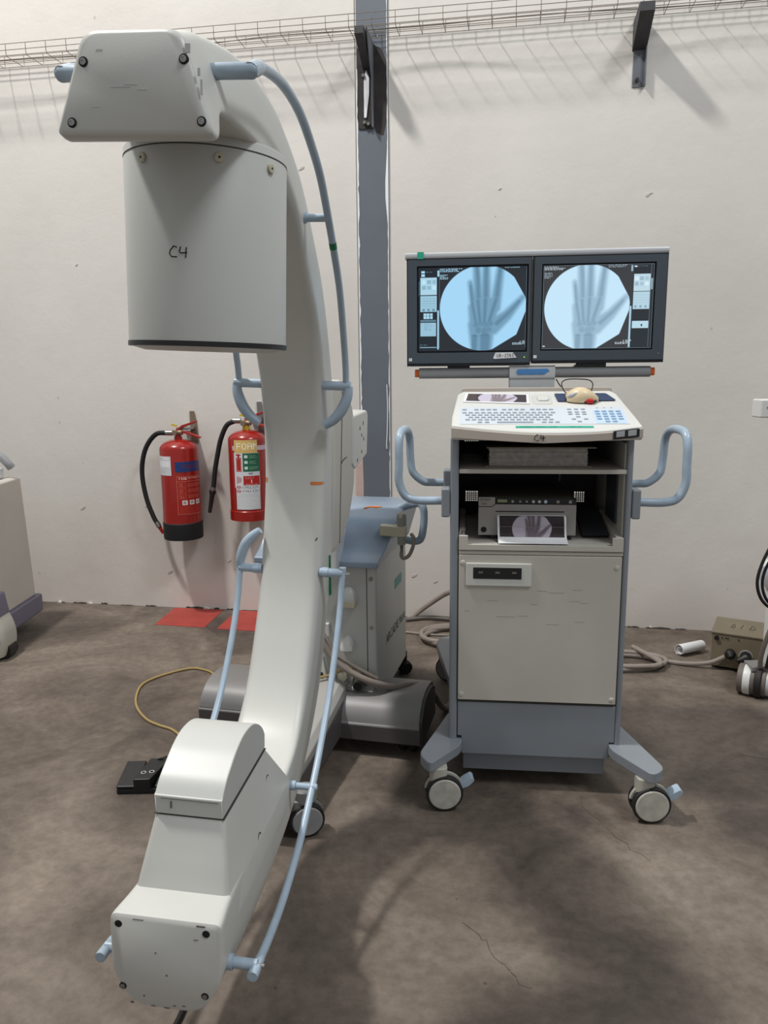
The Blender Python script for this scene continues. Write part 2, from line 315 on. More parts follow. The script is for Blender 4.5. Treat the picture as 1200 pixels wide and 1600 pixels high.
# ================================================================== SETTING
WL, WR = (-.0058, 4.2494, 0), -9.6          # wall frame: x along the wall, -y into the room
def struct(name, mb, m, parent=None, **k):
    o = part(name, mb, m, parent, **k)
    if parent is None: o['kind'] = 'structure'
    return o
def on_wall(o): o.location = WL; o.rotation_euler = (0, 0, rad(WR)); return o
floor = struct('floor', MB().box(-7, 7, -4, 7, -.12, 0), 'concrete', smooth=0)
wall = on_wall(struct('wall_back', MB().box(-7, 7, 0, .18, 0, 7), 'plaster', smooth=0))
# crumbling joint between wall and floor
mb = MB(); x = -3.2
while x < 2.6:
    l = random.uniform(.03, .16); h = random.choice([.003, .005, .008, .011]); d = random.uniform(.003, .012)
    if random.random() < .62: mb.prism('y', [(x, 0), (x+l, 0), (x+l*.9, h*.6), (x+l*.6, h), (x+l*.3, h*.5), (x+l*.1, h*.9)], -d, .001)
    x += l+random.uniform(.0, .09)
part('crack', mb, 'gapblk', wall, smooth=0)
mb = MB(); x = -3.0
while x < 2.4:
    l = random.uniform(.02, .07)
    mb.prism('y', [(x, 0), (x+l, 0), (x+l*.8, .006), (x+l*.4, .010), (x+l*.1, .004)], -random.uniform(.004, .016), .001); x += l+random.uniform(.15, .9)
part('plaster_crumb', mb, 'plaster', wall, smooth=0)['kind'] = 'stuff'
# red floor markings
mb = MB()
def patch(q):
    z0, z1 = .0002, .0018
    return part('painted_patch', MB().add([(*p, z0) for p in q]+[(*p, z1) for p in q], [(3,2,1,0),(4,5,6,7),(0,1,5,4),(1,2,6,5),(2,3,7,6),(3,0,4,7)]), 'patch', floor, smooth=0)
def w2(x, y):
    a = rad(WR); return (WL[0]+x*math.cos(a)-y*math.sin(a), WL[1]+x*math.sin(a)+y*math.cos(a))
patch([w2(-1.255, -.325), w2(-.955, -.335), w2(-.968, -.012), w2(-1.278, -.012)])
patch([w2(-.88, -.345), w2(-.58, -.355), w2(-.57, -.012), w2(-.885, -.012)])
# fine cracks in the slab
def crack(pts, wd):
    P = []; 
    for i in range(len(pts)-1):
        a, b = Vector(pts[i]), Vector(pts[i+1])
        for t in range(8): p = a.lerp(b, t/8); P.append(p+Vector((random.uniform(-1, 1), random.uniform(-1, 1)))*.012)
    mb = MB()
    for i in range(len(P)-1):
        d = (P[i+1]-P[i]).normalized(); n = Vector((-d.y, d.x))*wd*random.uniform(.3, 1)
        mb.add([(*(P[i]+n), .0006), (*(P[i]-n), .0006), (*(P[i+1]-n), .0006), (*(P[i+1]+n), .0006)], [(0, 1, 2, 3)])
    part('crack', mb, 'gapblk', floor, smooth=0)
crack([(.62, 2.45), (.66, 2.2), (.76, 1.95)], .0012); crack([(.20, 1.75), (.28, 1.6), (.33, 1.52)], .0012); crack([(1.3, 2.6), (1.7, 2.5)], .001)

# grey steel column flush in the wall
col = on_wall(struct('trim_1', MB().box(-.113, .045, -.008, .05, .0, 6.9), 'pillar', smooth=0))
def ragged(name, x, wmin, wmax, z0, z1, m, side, step=.035, y=-.0095):
    L = []; z = z0
    while z < z1: L.append(z); z += step*random.uniform(.5, 1.5)
    P = [(x, zz) for zz in L]+[(x+side*random.uniform(wmin, wmax), zz) for zz in reversed(L)]
    mb = MB(); n = len(L)
    V = [(p[0], y, p[1]) for p in P]+[(p[0], 0, p[1]) for p in P]; N = 2*n
    F = [(i, i+1, N-2-i, N-1-i) for i in range(n-1)]+[(i, (i+1) % N, (i+1) % N+N, i+N) for i in range(N)]
    return part(name, mb.add(V, F), m, col, smooth=0)
ragged('paint_edge', -.118, .004, .011, .62, 2.95, 'wpaint', 1)
ragged('paint_edge', .046, .001, .006, .62, 3.3, 'wpaint', -1)
part('paint_edge', MB().prism('y', [(.047, 2.62), (.040, 2.5), (.031, 2.36), (.031, 2.28), (.038, 2.2), (.045, 2.12), (.047, 2.0)], -.0096, 0), 'wpaint', col, smooth=0)
part('paint_drip', MB().tube(crom([(.030, -.010, 1.32), (.033, -.010, 1.2), (.031, -.010, 1.1), (.028, -.010, 1.03), (.026, -.010, 1.0), (.027, -.010, .97)], 4), .003, 6), 'wpaint', col)
part('joint_line', MB().box(-.1235, -.121, -.001, .01, .62, 6.5), 'gapblk', col, smooth=0)
part('joint_line', MB().box(.0475, .0497, -.001, .01, .62, 6.5), 'gapblk', col, smooth=0)
part('primer_strip', MB().prism('y', [(-.150, .62), (-.108, .62), (-.106, .78), (-.110, .95), (-.118, .99), (-.147, .94)], -.0098, 0), 'pinkpr', col, smooth=0)

# chipped paint on the wall
rc = random.Random(3)
for (x, z, l) in ((-1.83, .60, .05), (-1.42, .62, .03), (-.92, .30, .03), (.52, 1.66, .02), (.98, 1.74, .04), (.86, .93, .02), (1.02, .98, .03), (.98, .30, .03), (1.07, .21, .02), (.35, 1.98, .03), (1.35, 2.24, .04), (.62, 2.30, .02), (-.42, 2.45, .04), (-1.75, 2.0, .02), (.18, .25, .04), (.30, .22, .03), (-1.30, .22, .05), (-.75, .26, .02), (-1.0, .41, .02)):
    pts = [(x+l*.5*math.cos(a)*rc.uniform(.4, 1), z+l*.22*math.sin(a)*rc.uniform(.4, 1)+l*.2*math.cos(a)) for a in [k*math.pi/4 for k in range(8)]]
    part('paint_chip', MB().prism('y', pts, -.0025, .001), 'chip', wall, smooth=0)
# ------------------------------------------------------------------ wire cable tray
tray = on_wall(thing('cable_tray', 'long galvanised wire mesh cable tray running along the wall near the top', 'cable tray'))
tray.location = WL
TZ = 3.037
lw = MB().tube([(-3.6, 0, 0), (2.7, 0, 0)], .0017, 6); first = None
for (y, z) in ((-.18, .056), (-.18, .026), (-.18, 0), (-.13, 0), (-.08, 0), (-.03, 0), (-.03, .028), (-.03, .056)):
    if first is None: o = first = part('long_wire', lw, 'wire', tray)
    else: o = first.copy(); COL.objects.link(o)
    o.location = (0, y, TZ+z)
cw = MB().tube([(0, -.183, .056), (0, -.183, .008), (0, -.176, -.004), (0, -.034, -.004), (0, -.027, .008), (0, -.027, .056)], .0017, 6); first = None
for i in range(54):
    if first is None: o = first = part('cross_wire', cw, 'wire', tray)
    else: o = first.copy(); COL.objects.link(o)
    o.location = (-3.55+i*.1145, 0, TZ)
tag(part('tray_cable', MB().tube(crom([(-3.5, -.09, TZ+.010), (-2, -.10, TZ+.009), (-1.2, -.07, TZ+.010), (-.5, -.12, TZ+.011), (.2, -.08, TZ+.016), (.8, -.11, TZ+.011), (1.6, -.07, TZ+.012), (2.7, -.1, TZ+.01)], 6), .0028, 8), 'cabled'),
    'thin grey cable lying along the bottom of the wire cable tray', 'cable')
on_wall(bpy.data.objects['tray_cable'])
# wall brackets under the tray
b1 = on_wall(thing('tray_bracket', 'plain grey steel bracket on the bare wall at upper right, holding the wire tray', 'bracket', group='brackets under the cable tray'))
part('wall_plate', MB().box(1.247, 1.306, -.006, 0, 2.735, 3.0), 'brk', b1, .001)
part('flange', MB().box(1.300, 1.306, -.030, 0, 2.735, 3.0), 'brk', b1, .001)
part('arm', MB().prism('x', [(0, 2.895), (0, 3.026), (-.215, 3.026), (-.215, 2.985)], 1.240, 1.306), 'brkd', b1, .002)
for z in (2.915, 2.765): part('bolt', MB().cyl((1.268, -.006, z), (1.268, -.018, z), .010, n=6), 'rustst', b1)
b2 = on_wall(thing('tray_bracket', 'scorched black steel bracket on the grey column, holding the wire tray', 'bracket', group='brackets under the cable tray'))
part('wall_plate', MB().box(-.105, -.028, -.014, -.008, 2.62, 2.99), 'rustst', b2, .001)
part('arm', MB().prism('x', [(-.01, 2.90), (-.01, 3.026), (-.215, 3.026), (-.215, 2.990)], -.080, -.036), 'brkd', b2, .002)
part('gusset', MB().prism('x', [(-.012, 2.62), (-.012, 3.024), (-.19, 3.024), (-.06, 2.85), (-.04, 2.62)], -.030, -.024), 'brk', b2)
part('filler_patch', MB().prism('y', rpoly([(-.075, 2.67), (-.062, 2.67), (-.047, 2.78), (-.045, 2.86), (-.062, 2.9), (-.074, 2.85)], .01), -.02, -.013), 'wpaint', b2, .002)
for (x, z) in ((-.072, 2.648), (-.052, 2.640), (-.076, 2.87)): part('bolt', MB().cyl((x, -.014, z), (x, -.028, z), .009, n=6), 'steel', b2)
sp = [(-.112, 3.0), (-.030, 3.02), (.02, 2.99), (.043, 2.93), (.04, 2.8), (.042, 2.66), (.022, 2.585), (-.012, 2.60), (-.03, 2.645), (-.06, 2.62), (-.112, 2.625)]
part('scorch_mark', MB().prism('y', rpoly(sp, .005), -.0094, -.004), 'rustst', col, smooth=0)

# ------------------------------------------------------------------ fire extinguishers
def hexcol(*a): return a
def cylmap(cx, cy, r, a0, a1, z0, z1):
    def f(u, v):
        a = rad(a0+(a1-a0)*u); return (cx+r*math.sin(a), cy-r*math.cos(a), z1+(z0-z1)*v)
    return f
def extinguisher(label, r, cx, zb, zs, hose, nozzle, kind):
    cy = -.115
    e = on_wall(thing('fire_extinguisher', label, 'fire extinguisher', group='fire extinguishers hanging on the wall'))
    k = r
    prof = [(0, zb), (r*.9, zb), (r, zb+.012), (r, zs-.02)]+[(r*math.cos(t*math.pi/2/7)+0, zs-.02+.055*math.sin(t*math.pi/2/7)) for t in range(1, 7)]+[(.022, zs+.036), (0, zs+.037)]
    part('cylinder', MB().lathe(prof, (cx, cy, 0), n=40), 'red', e)
    if kind == 1: part('base_boot', MB().lathe([(0, zb-.008), (r+.002, zb-.008), (r+.004, zb+.004), (r+.004, zb+.085), (r-.001, zb+.09)], (cx, cy, 0), n=40), 'blackm', e)
    else: part('base_ring', MB().lathe([(r*.9, zb-.004), (r+.004, zb-.002), (r+.004, zb+.05), (r-.001, zb+.055)], (cx, cy, 0), n=40), 'red', e)
    zt = zs+.036
    part('neck', MB().lathe([(0, zt-.01), (.022, zt-.01), (.022, zt+.012), (.016, zt+.016), (.016, zt+.05), (0, zt+.052)], (cx, cy, 0), n=20), 'red2' if kind == 1 else 'yellow', e)
    part('valve', MB().cyl((cx-.024, cy-.005, zt+.036), (cx+.028, cy-.005, zt+.036), .015, n=16), 'brasst', e)
    part('gauge', MB().cyl((cx-.008, cy-.014, zt+.036), (cx-.008, cy-.034, zt+.036), .016, n=20), 'brasst', e, .002)
    up = [(cx-.01, zt+.05), (cx+.03, zt+.078), (cx+.115, zt+.103), (cx+.118, zt+.096), (cx+.03, zt+.062), (cx+.0, zt+.04)]
    lo = [(cx+.0, zt+.048), (cx+.05, zt+.044), (cx+.135, zt+.012), (cx+.132, zt+.004), (cx+.05, zt+.030), (cx+.0, zt+.034)]
    part('lever', MB().prism('y', up, cy-.012, cy+.012), 'red2', e, .002); part('lever', MB().prism('y', lo, cy-.011, cy+.011), 'red2', e, .002)
    part('safety_tag', MB().prism('y', [(cx-.035, zt+.075), (cx-.03, zt+.086), (cx+.0, zt+.078), (cx+.0, zt+.068)], cy-.01, cy-.006), 'yellow', e)
    P = crom([(x, cy-.012, z) for (x, z) in hose], 6)
    part('hose', MB().tube(P, .0135, 12), 'blackm', e)
    part('hose_ferrule', MB().cyl((hose[0][0]+.03, cy-.008, hose[0][1]+.0), (hose[0][0]-.012, cy-.012, hose[0][1]), .015, n=14), 'steel', e)
    d = (Vector((hose[-1][0], 0, hose[-1][1]))-Vector((hose[-2][0], 0, hose[-2][1]))).normalized(); q = Vector((hose[-1][0], cy-.012, hose[-1][1]))
    if nozzle == 'red':
        part('hose_ferrule', MB().tube([q-d*.01, q+d*.02], .015, 12), 'steel', e); part('nozzle', MB().tube([q+d*.018, q+d*.065], [.012, .008], 12), 'red2', e)
    else:
        part('hose_ferrule', MB().tube([q-d*.02, q+d*.005], .015, 12), 'steel', e); part('nozzle', MB().tube([q, q+d*.01, q+d*.03, q+d*.13], [.018, .02, .014, .0105], 14), 'black', e)
    part('hanging_plate', MB().prism('y', [(cx+.035, zt-.02), (cx+.075, zt-.03), (cx+.065, zt+.10), (cx+.055, zt+.15), (cx+.03, zt+.15), (cx+.03, zt+.05)], -.012, -.002), 'brasst' if kind == 1 else 'steel', e, .001)
    part('hanging_hook', MB().box(cx-.01, cx+.06, cy, -.01, zt+.05, zt+.062), 'steel', e)
    return e, cy
e1, cy = extinguisher('red fire extinguisher with a black base and blue band, left of the other', .107, -1.145, .47, .992, [(-1.20, 1.062), (-1.27, 1.055), (-1.33, .99), (-1.363, .90), (-1.37, .80), (-1.352, .68), (-1.318, .58), (-1.296, .54)], 'red', 1)
r = .1082; cx = -1.145
c = Canvas(60, 80, 'c9cbd0'); c.rect(4, 4, 52, 14, 'd9dadd'); c.scribble(6, 6, 34, 3, '6d7078', 3); c.rect(8, 20, 56, 44, 'dfe2e6'); c.scribble(8, 52, 50, 6, '9a9ca2', 4); c.frame(0, 0, 60, 80, 'e6e6e8', 2)
c.build('worn_label', cylmap(cx, cy, r, -56, -2, .833, .939), 'label', e1)
c = Canvas(110, 32, '123a74'); c.text(22, 8, 'POWDER', '6d2438', 2.2); c.build('blue_band', cylmap(cx, cy, r, 10, 98, .853, .908), 'label', e1)
c = Canvas(110, 150, '9d1a14'); c.frame(1, 1, 109, 149, 'd88a72', 1); c.text(10, 5, 'FIRE', 'f0ddd0', 1.3); c.text(45, 5, 'EXTINGUISHER', 'e0b0a0', .9); c.frame(1, 20, 109, 21, 'd88a72', 1)
for i in range(3): c.frame(8, 26+i*22, 34, 44+i*22, 'c8664e', 1); c.scribble(12, 31+i*22, 30, 3, 'd98f78', 4); c.scribble(42, 30+i*22, 104, 3, 'd98f78', 5)
for i in range(3): c.rect(18+i*28, 94, 38+i*28, 112, 'd8cfcc'); c.rect(22+i*28, 98, 32+i*28, 108, '9a8f90')
c.scribble(10, 118, 104, 6, 'b8503e', 5); c.build('instruction_print', cylmap(cx, cy, r, 12, 98, .612, .828), 'label', e1)
e2, cy = extinguisher('red fire extinguisher with FOAM label and red base, half hidden by the C-arm', .104, -.742, .585, 1.046, [(-.80, 1.13), (-.85, 1.105), (-.888, 1.03), (-.912, .94), (-.93, .86), (-.942, .78), (-.950, .74)], 'black', 2)
r = .1052; cx = -.742
c = Canvas(90, 50, 'd2b06a'); c.text(12, 12, 'FOAM', 'f0ead6', 3.4); c.rect(88, 0, 90, 50, 'c8a560'); c.build('foam_label', cylmap(cx, cy, r+.0004, -22, 50, .962, 1.032), 'label', e2)
c = Canvas(130, 18, 'c2aebc'); c.scribble(4, 6, 126, 2, 'a58a9c', 6); c.build('plastic_band', cylmap(cx, cy, r, -30, 96, .975, 1.0), 'label', e2)
c = Canvas(100, 150, 'cfd1d6')
c.rect(8, 8, 30, 12, 'a8231d'); c.rect(12, 5, 26, 9, 'a8231d'); c.rect(9, 20, 31, 80, 'a8231d'); c.frame(11, 24, 29, 76, 'e8b8b0', 1); c.rect(16, 12, 24, 22, 'a8231d')
c.rect(36, 2, 100, 80, '1d5f43'); 
for i in range(3): c.rect(42, 10+i*24, 54, 22+i*24, 'c9dccf'); c.scribble(60, 11+i*24, 94, 3, 'bcd3c6', 5)
c.rect(56, 84, 72, 92, '8a8c92'); c.rect(36, 98, 98, 140, 'ad1f1b'); c.scribble(44, 104, 90, 2, 'e8c0b8', 5); c.rect(64, 114, 68, 128, 'e8c0b8'); c.scribble(44, 132, 92, 2, 'e8c0b8', 4)
for i in range(4): c.blend(c.seg(12+i*5, 100+i*2, 10+i*5, 130-i*2, 1.4), 'a3303a')
c.build('pictogram_label', cylmap(cx, cy, r, -24, 56, .770, .962), 'label', e2)
c = Canvas(96, 110, 'd0d1d4'); 
for y in (2, 20): c.blend(c.seg(8, y+7, 14, y+7, 6), 'a8504c'); c.blend(c.seg(10, y+7, 12, y+7, 2.5), 'd0d1d4'); c.text(24, y+2, 'STALLION', '3a3c46', 1.35)
c.scribble(26, 15, 84, 1, '5a5c64', 4); c.scribble(14, 40, 88, 2, '8a8c92', 5); c.scribble(10, 54, 90, 7, 'a4a6ab', 7); c.frame(6, 50, 92, 106, 'a4a6ab', 1)
c.build('service_label', cylmap(cx, cy, r+.0003, -20, 55, .650, .785), 'label', e2)
# ================================================================== MONITOR CART
cart = thing('monitor_cart', 'tall grey and beige monitor trolley with two lit screens, keyboard and blue side handles', 'monitor cart', (.4885, 2.3692, 0), -6.2)
HS = .55                                        # cart depth
# chassis
for s in (-1, 1):
    x0, x1 = (-.28, -.2535) if s < 0 else (.2635-.002, .28)
    part('column', MB().prism('z', rbox2(x0, x1, 0, .03, .008), .18, 1.185), 'bluegrey', cart)
    part('side_panel', MB().box(min(s*.276, s*.262), max(s*.276, s*.262), .031, HS, .18, 1.2), 'bluegrey', cart, .002)
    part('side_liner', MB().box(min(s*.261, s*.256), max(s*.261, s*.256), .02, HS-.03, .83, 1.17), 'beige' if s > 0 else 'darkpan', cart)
part('vent_strip', MB().box(.2505, .2555, .10, .28, .90, 1.07), 'darkpan', cart)
holes = [(-.232, -.186, .900, .940), (.176, .214, .900, .940), (-.238, -.186, 1.130, 1.139)]
xs = sorted({-.262, .262}|{h[0] for h in holes}|{h[1] for h in holes}); zs = sorted({.18, 1.2}|{h[2] for h in holes}|{h[3] for h in holes})
mb = MB()
for xa, xb in zip(xs, xs[1:]):
    for za, zb_ in zip(zs, zs[1:]):
        if not any(h[0] <= xa and xb <= h[1] and h[2] <= za and zb_ <= h[3] for h in holes): mb.box(xa, xb, HS-.03, HS-.02, za, zb_)
part('back_panel', mb, 'dark', cart, smooth=0)
part('top_plate', MB().box(-.262, .262, .05, HS-.02, 1.176, 1.184), 'dark', cart)
# perforated vents with light from behind
for (xa, xb, za, zb_) in holes:
    mb = MB(); p = .0078; x = xa+p
    while x < xb-.002: mb.box(x-.0017, x+.0017, HS-.031, HS-.028, za, zb_); x += p
    z = za+p
    while z < zb_-.002: mb.box(xa, xb, HS-.0305, HS-.0285, z-.0017, z+.0017); z += p
    part('vent_grille', mb, 'dark', cart, smooth=0)['kind'] = 'stuff'
part('door', MB().prism('y', rbox2(-.251, .2585, .322, .815, .004), -.004, .014), 'beige', cart, .002)
part('door_gap', MB().box(-.2535, .2615, .004, .02, .30, .84), 'seam', cart)
for (x, z) in ((-.238, .789), (.243, .780), (-.240, .341), (.246, .338)):
    part('cap', MB().lathe([(0, -.007), (.007, -.006), (.009, -.003), (.009, 0)], (x, 0, z), 'y', 16).xf(Matrix()), 'beige', cart)
for (x0, x1) in ((.16, .245),):   # upper rail of the door
    pass
part('top_rail', MB().box(-.251, .2605, -.002, .02, .8175, .8285), 'beige', cart, .001)
# recessed control window
fr = MB().prism('y', rbox2(-.228, -.020, .714, .790, .004), -.010, -.004); rec = part('window_frame', fr, 'enamel', cart, .003)
part('window', MB().box(-.205, -.052, -.0115, -.0095, .739, .776), 'black', rec, .001)
for x in (-.188, -.135, -.082): part('indicator', MB().box(x, x+.014, -.0122, -.0112, .757, .763), 'cabled', rec, smooth=0)
# faint scuffs on the door
mb = MB()
for (x, z, l) in ((.0, .70, .03), (.035, .695, .05), (.1, .668, .035), (.135, .662, .025), (.11, .705, .03), (-.16, .665, .035), (-.13, .612, .06), (-.06, .616, .03), (-.23, .63, .014), (.03, .59, .04), (-.02, .655, .02), (.12, .60, .03)):
    mb.box(x, x+l, -.0044, -.0038, z, z+random.uniform(.0006, .0014))
part('scuffs', mb, 'scuffl', cart, smooth=0)
# lower skirt, base box
part('skirt', MB().prism('y', [(-.2515, .312), (-.2515, .19), (-.238, .19), (-.238, .126), (.245, .126), (.245, .185), (.2615, .185), (.2615, .312)], .002, .03), 'bluegrey', cart, .003)
part('base_box', MB().box(-.232, .238, .03, .50, .056, .125), 'bluegrey', cart, .004)
part('chassis_floor', MB().box(-.262, .262, .031, HS-.03, .12, .14), 'bluegrey', cart)
# feet with casters
def foot(pts, name='foot', m='bluegrey'): return part(name, MB().prism('z', rpoly(pts, .03), .145, .18), m, cart, .004)
def caster(parent, x, y, ang, capm='tyrecap', r=.060, ym=.0, fork='castf', lever=True, z_top=.146):
    """twin-wheel caster; the wheel axis points along (sin ang, -cos ang)"""
    A = Matrix.Translation((x, y, 0)) @ Matrix.Rotation(rad(ang), 4, 'Z')
    g = part('caster', MB().prism('z', rpoly([(-.028, -.026), (.028, -.026), (.028, .030), (-.028, .030)], .02), r*1.0, z_top).xf(A @ Matrix.Translation((-.018, 0, 0))), fork, parent, .004)
    for s in (-1, 1):
        y0, y1 = (-.030, -.008) if s < 0 else (.008, .030)
        part('tyre', MB().lathe([(r*.6, y0), (r*.95, y0), (r, y0+.005), (r, y1-.005), (r*.95, y1), (r*.6, y1)], (0, 0, r), 'y', 36).xf(A), 'rubber', g)
        part('wheel_cover', MB().lathe([(0, s*.034), (r*.80, s*.034), (r*.86, s*.031), (r*.86, s*.016), (0, s*.016)], (0, 0, r), 'y', 36).xf(A), capm, g)
    hood = [(r*1.06*math.cos(t), r+r*1.06*math.sin(t)) for t in [rad(a) for a in range(20, 171, 10)]]+[(r*.8*math.cos(t), r+r*.8*math.sin(t)) for t in [rad(a) for a in range(170, 19, -10)]]
    part('fender', MB().prism('y', hood, -.006, .006).xf(A), fork, g)
    part('axle_hub', MB().cyl((0, -.012, r), (0, .012, r), r*.55).xf(A), fork, g)
    if lever:
        part('brake_lever', MB().prism('y', rpoly([(.030, r+.004), (.078, r+.020), (.098, r+.040), (.088, r+.052), (.066, r+.040), (.04, r+.02)], .008), -.020, .020).xf(A), 'bluelite', g, .005)
    return g
foot([(-.285, .205), (-.374, -.112), (-.335, -.180), (-.236, -.035), (-.236, .205)]); foot([(.244, .17), (.244, -.030), (.345, -.187), (.392, -.140), (.302, .17)])
caster(cart, -.292, -.118, 8); caster(cart, .352, -.128, 4)
# rear feet
foot([(-.29, .50), (-.36, .93), (-.335, 1.0), (-.27, 1.02), (-.16, .50)])
foot([(.16, .50), (.26, .84), (.32, .86), (.35, .78), (.27, .50)])
caster(cart, -.30, .93, -20, 'greycap', .056, fork='black', lever=False); caster(cart, .27, .80, 30, 'greycap', .056, fork='black', lever=False)
part('rear_beam', MB().box(-.25, .25, HS-.05, .66, .13, .18), 'bluegrey', cart, .004)
# shelves
part('shelf', MB().box(-.2525, .2615, .004, HS-.03, 1.076, 1.0895), 'beige', cart, .0015)
part('shelf', MB().box(-.2525, .2615, .012, HS-.03, .838, .850), 'beige', cart, .0015, label='pull-out tray floor')
tr = part('tray_front', MB().prism('y', [(-.2515, .831), (.2605, .831), (.2605, .876), (.226, .876), (.226, .850), (-.223, .850), (-.223, .878), (-.2515, .878)], -.006, .006), 'beige', cart, .0015)
part('tray_rail', MB().prism('x', [(.004, .831), (.004, .877), (.34, .905), (.34, .84)], .238, .2605), 'beige', cart, .002)
part('tray_rail', MB().prism('x', [(.004, .831), (.004, .877), (.34, .905), (.34, .84)], -.2515, -.232), 'beige', cart, .002)
part('release_knob', MB().cyl((-.238, .02, .878), (-.238, .02, .888), .006), 'steel', cart)
mb = MB().prism('x', [(.10, .862), (.14, .850), (.34, .90), (.34, .912)], .152, .236); part('cable_flap', mb, 'darkpan', cart)
part('rod', MB().cyl((.112, .45, .99), (.112, .45, 1.075), .0018, n=8), 'alu', cart)

# keyboard console
Lf = [(-.277, -.018), (-.277+.14, -.052), (.0, -.070), (.16, -.060), (.296, -.026)]
front = [tuple(p[:2]) for p in crom([(a, b, 0) for a, b in Lf], 6)]
SA = math.atan2(.095, .28)
def zt(y): return 1.225+(y+.03)*math.tan(SA)
back = [(.287, .05), (.262, .235), (.247, .262), (-.245, .262), (-.262, .235), (-.277, .05)]
outl = front+back
zb = lambda y: 1.184 if y < .06 else 1.20
V = [(p[0], p[1], zb(p[1])) for p in outl]+[(p[0], p[1], zt(p[1])) for p in outl]; n = len(outl)
con = part('console', MB().add(V, [tuple(range(n)), tuple(range(2*n-1, n-1, -1))]+[(i, i+n, (i+1) % n+n, (i+1) % n) for i in range(n)]), 'consolew', cart, .005, 3)
lip = [(p[0]*1.004, p[1]-.0035) for p in front]; ins = [(p[0], p[1]+.012) for p in reversed(front)]; q = lip+ins; n = len(q)
V = [(p[0], p[1], 1.178+.012*abs(p[0])/.28) for p in q]+[(p[0], p[1], zt(p[1])-.006) for p in q]
part('console_lip', MB().add(V, [tuple(range(n)), tuple(range(2*n-1, n-1, -1))]+[(i, i+n, (i+1) % n+n, (i+1) % n) for i in range(n)]), 'consolef', cart, .002)
part('console_backrest', MB().prism('y', rbox2(-.250, .252, 1.30, 1.336, .012), .262, .276), 'consolef', cart, .003)
ca, sa = math.cos(SA), math.sin(SA)
SM = Matrix(((1, 0, 0, 0), (0, ca, -sa, -.03), (0, sa, ca, 1.225), (0, 0, 0, 1)))      # (x, s, h): along, up the slope, above the surface
part('key_foil', MB().prism('z', rbox2(-.252, .262, .018, .160, .006), .0, .0012).xf(SM), 'key_white', con)
part('number_foil', MB().prism('z', rbox2(.163, .254, .022, .128, .003), .0012, .0018).xf(SM), 'keyblue', con)
keymesh = {}
def key(x, s, wdt=.0135, d=.0085, m='keygrey'):
    k = (wdt, d, m)
    if k not in keymesh: keymesh[k] = mesh_of(MB().prism('z', rbox2(-wdt/2, wdt/2, -d/2, d/2, .0015, 1), .0, .0022).xf(Matrix.Rotation(SA, 4, 'X')), 'key', M[m])
    o = bpy.data.objects.new('key', keymesh[k]); COL.objects.link(o); o.parent = con; o.location = (SM @ Vector((x, s, .0012)))[:]
for x in [-.238]+[-.200+i*.0195 for i in range(4)]+[-.112+i*.0195 for i in range(4)]+[-.023+i*.0195 for i in range(4)]: key(x, .136)
for (s, x0, nk) in ((.110, -.238, 15), (.091, -.228, 14), (.072, -.218, 13), (.053, -.228, 14)):
    for i in range(nk): key(x0+i*.0198, s)
for x in (-.190, -.168, .006, .026, .046): key(x, .032)
key(-.082, .032, .11)
for (s, xs) in ((.137, (0, 1, 2)), (.113, (0, 1, 2)), (.096, (0, 1, 2)), (.074, (1,)), (.056, (0, 2)), (.036, (1,))):
    for i in xs: key(.092+i*.0215+(.006 if s < .08 and i == 0 else 0), s, .0125, .0075)
for j in range(5):
    for i in range(4):
        if j == 4 and i in (0, 3): continue
        key(.176+i*.0215, .117-j*.0205, .014, .009, 'keyblue2')
for i in range(3): key(.18+i*.022, .148, .008, .003, 'consolew')
tp = MB().prism('z', rbox2(-.082, .150, -.010, .004, .001), .0001, .0010).xf(SM); tape = part('label_tape', tp, 'teal', con, label='teal label tape')
c = Canvas(300, 14, '2aa58a'); c.text(18, 3, 'ARCADIS ORBIC  1998', '0d5c50', 1.25); c.text(205, 3, '(MLR 0)', '0d5c50', 1.25)
c.build('tape_lettering', lambda u, v: (SM @ Vector((-.082+.232*u, .0035-.013*v, .0013)))[:], 'label', con)
td = part('pen_dish', MB().prism('z', rbox2(-.018, .046, .183, .268, .014), -.004, .0015).xf(SM), 'enamel', con, .001)
part('dish_bump', MB().prism('z', rbox2(.0, .036, .21, .25, .012), .001, .006).xf(SM), 'consolew', con, .003)
part('switch_block', MB().prism('y', [(.205, 1.188), (.280, 1.196), (.280, 1.221), (.205, 1.213)], -.0585, -.03).xf(Matrix.Translation((0, .0, 0))), 'black', con, .001)
for x in (.213, .247): part('switch_key', MB().prism('y', [(x, 1.194+(x-.205)*.1), (x+.024, 1.197+(x-.205)*.1), (x+.024, 1.2135+(x-.205)*.1), (x, 1.2105+(x-.205)*.1)], -.0605, -.058), 'mouseg', con, .001)
def fc4(u, v): return (-.030+u*.034, -.0745, 1.186+v*.020)
C4 = [[(.42, .85), (.25, .95), (.08, .6), (.05, .25), (.2, .05), (.45, .1)], [(.62, .95), (.58, .55), (.6, .42), (.98, .5)], [(.82, .85), (.8, .0)]]
strokes('marker_writing', C4, fc4, .0011, 'ink', con)

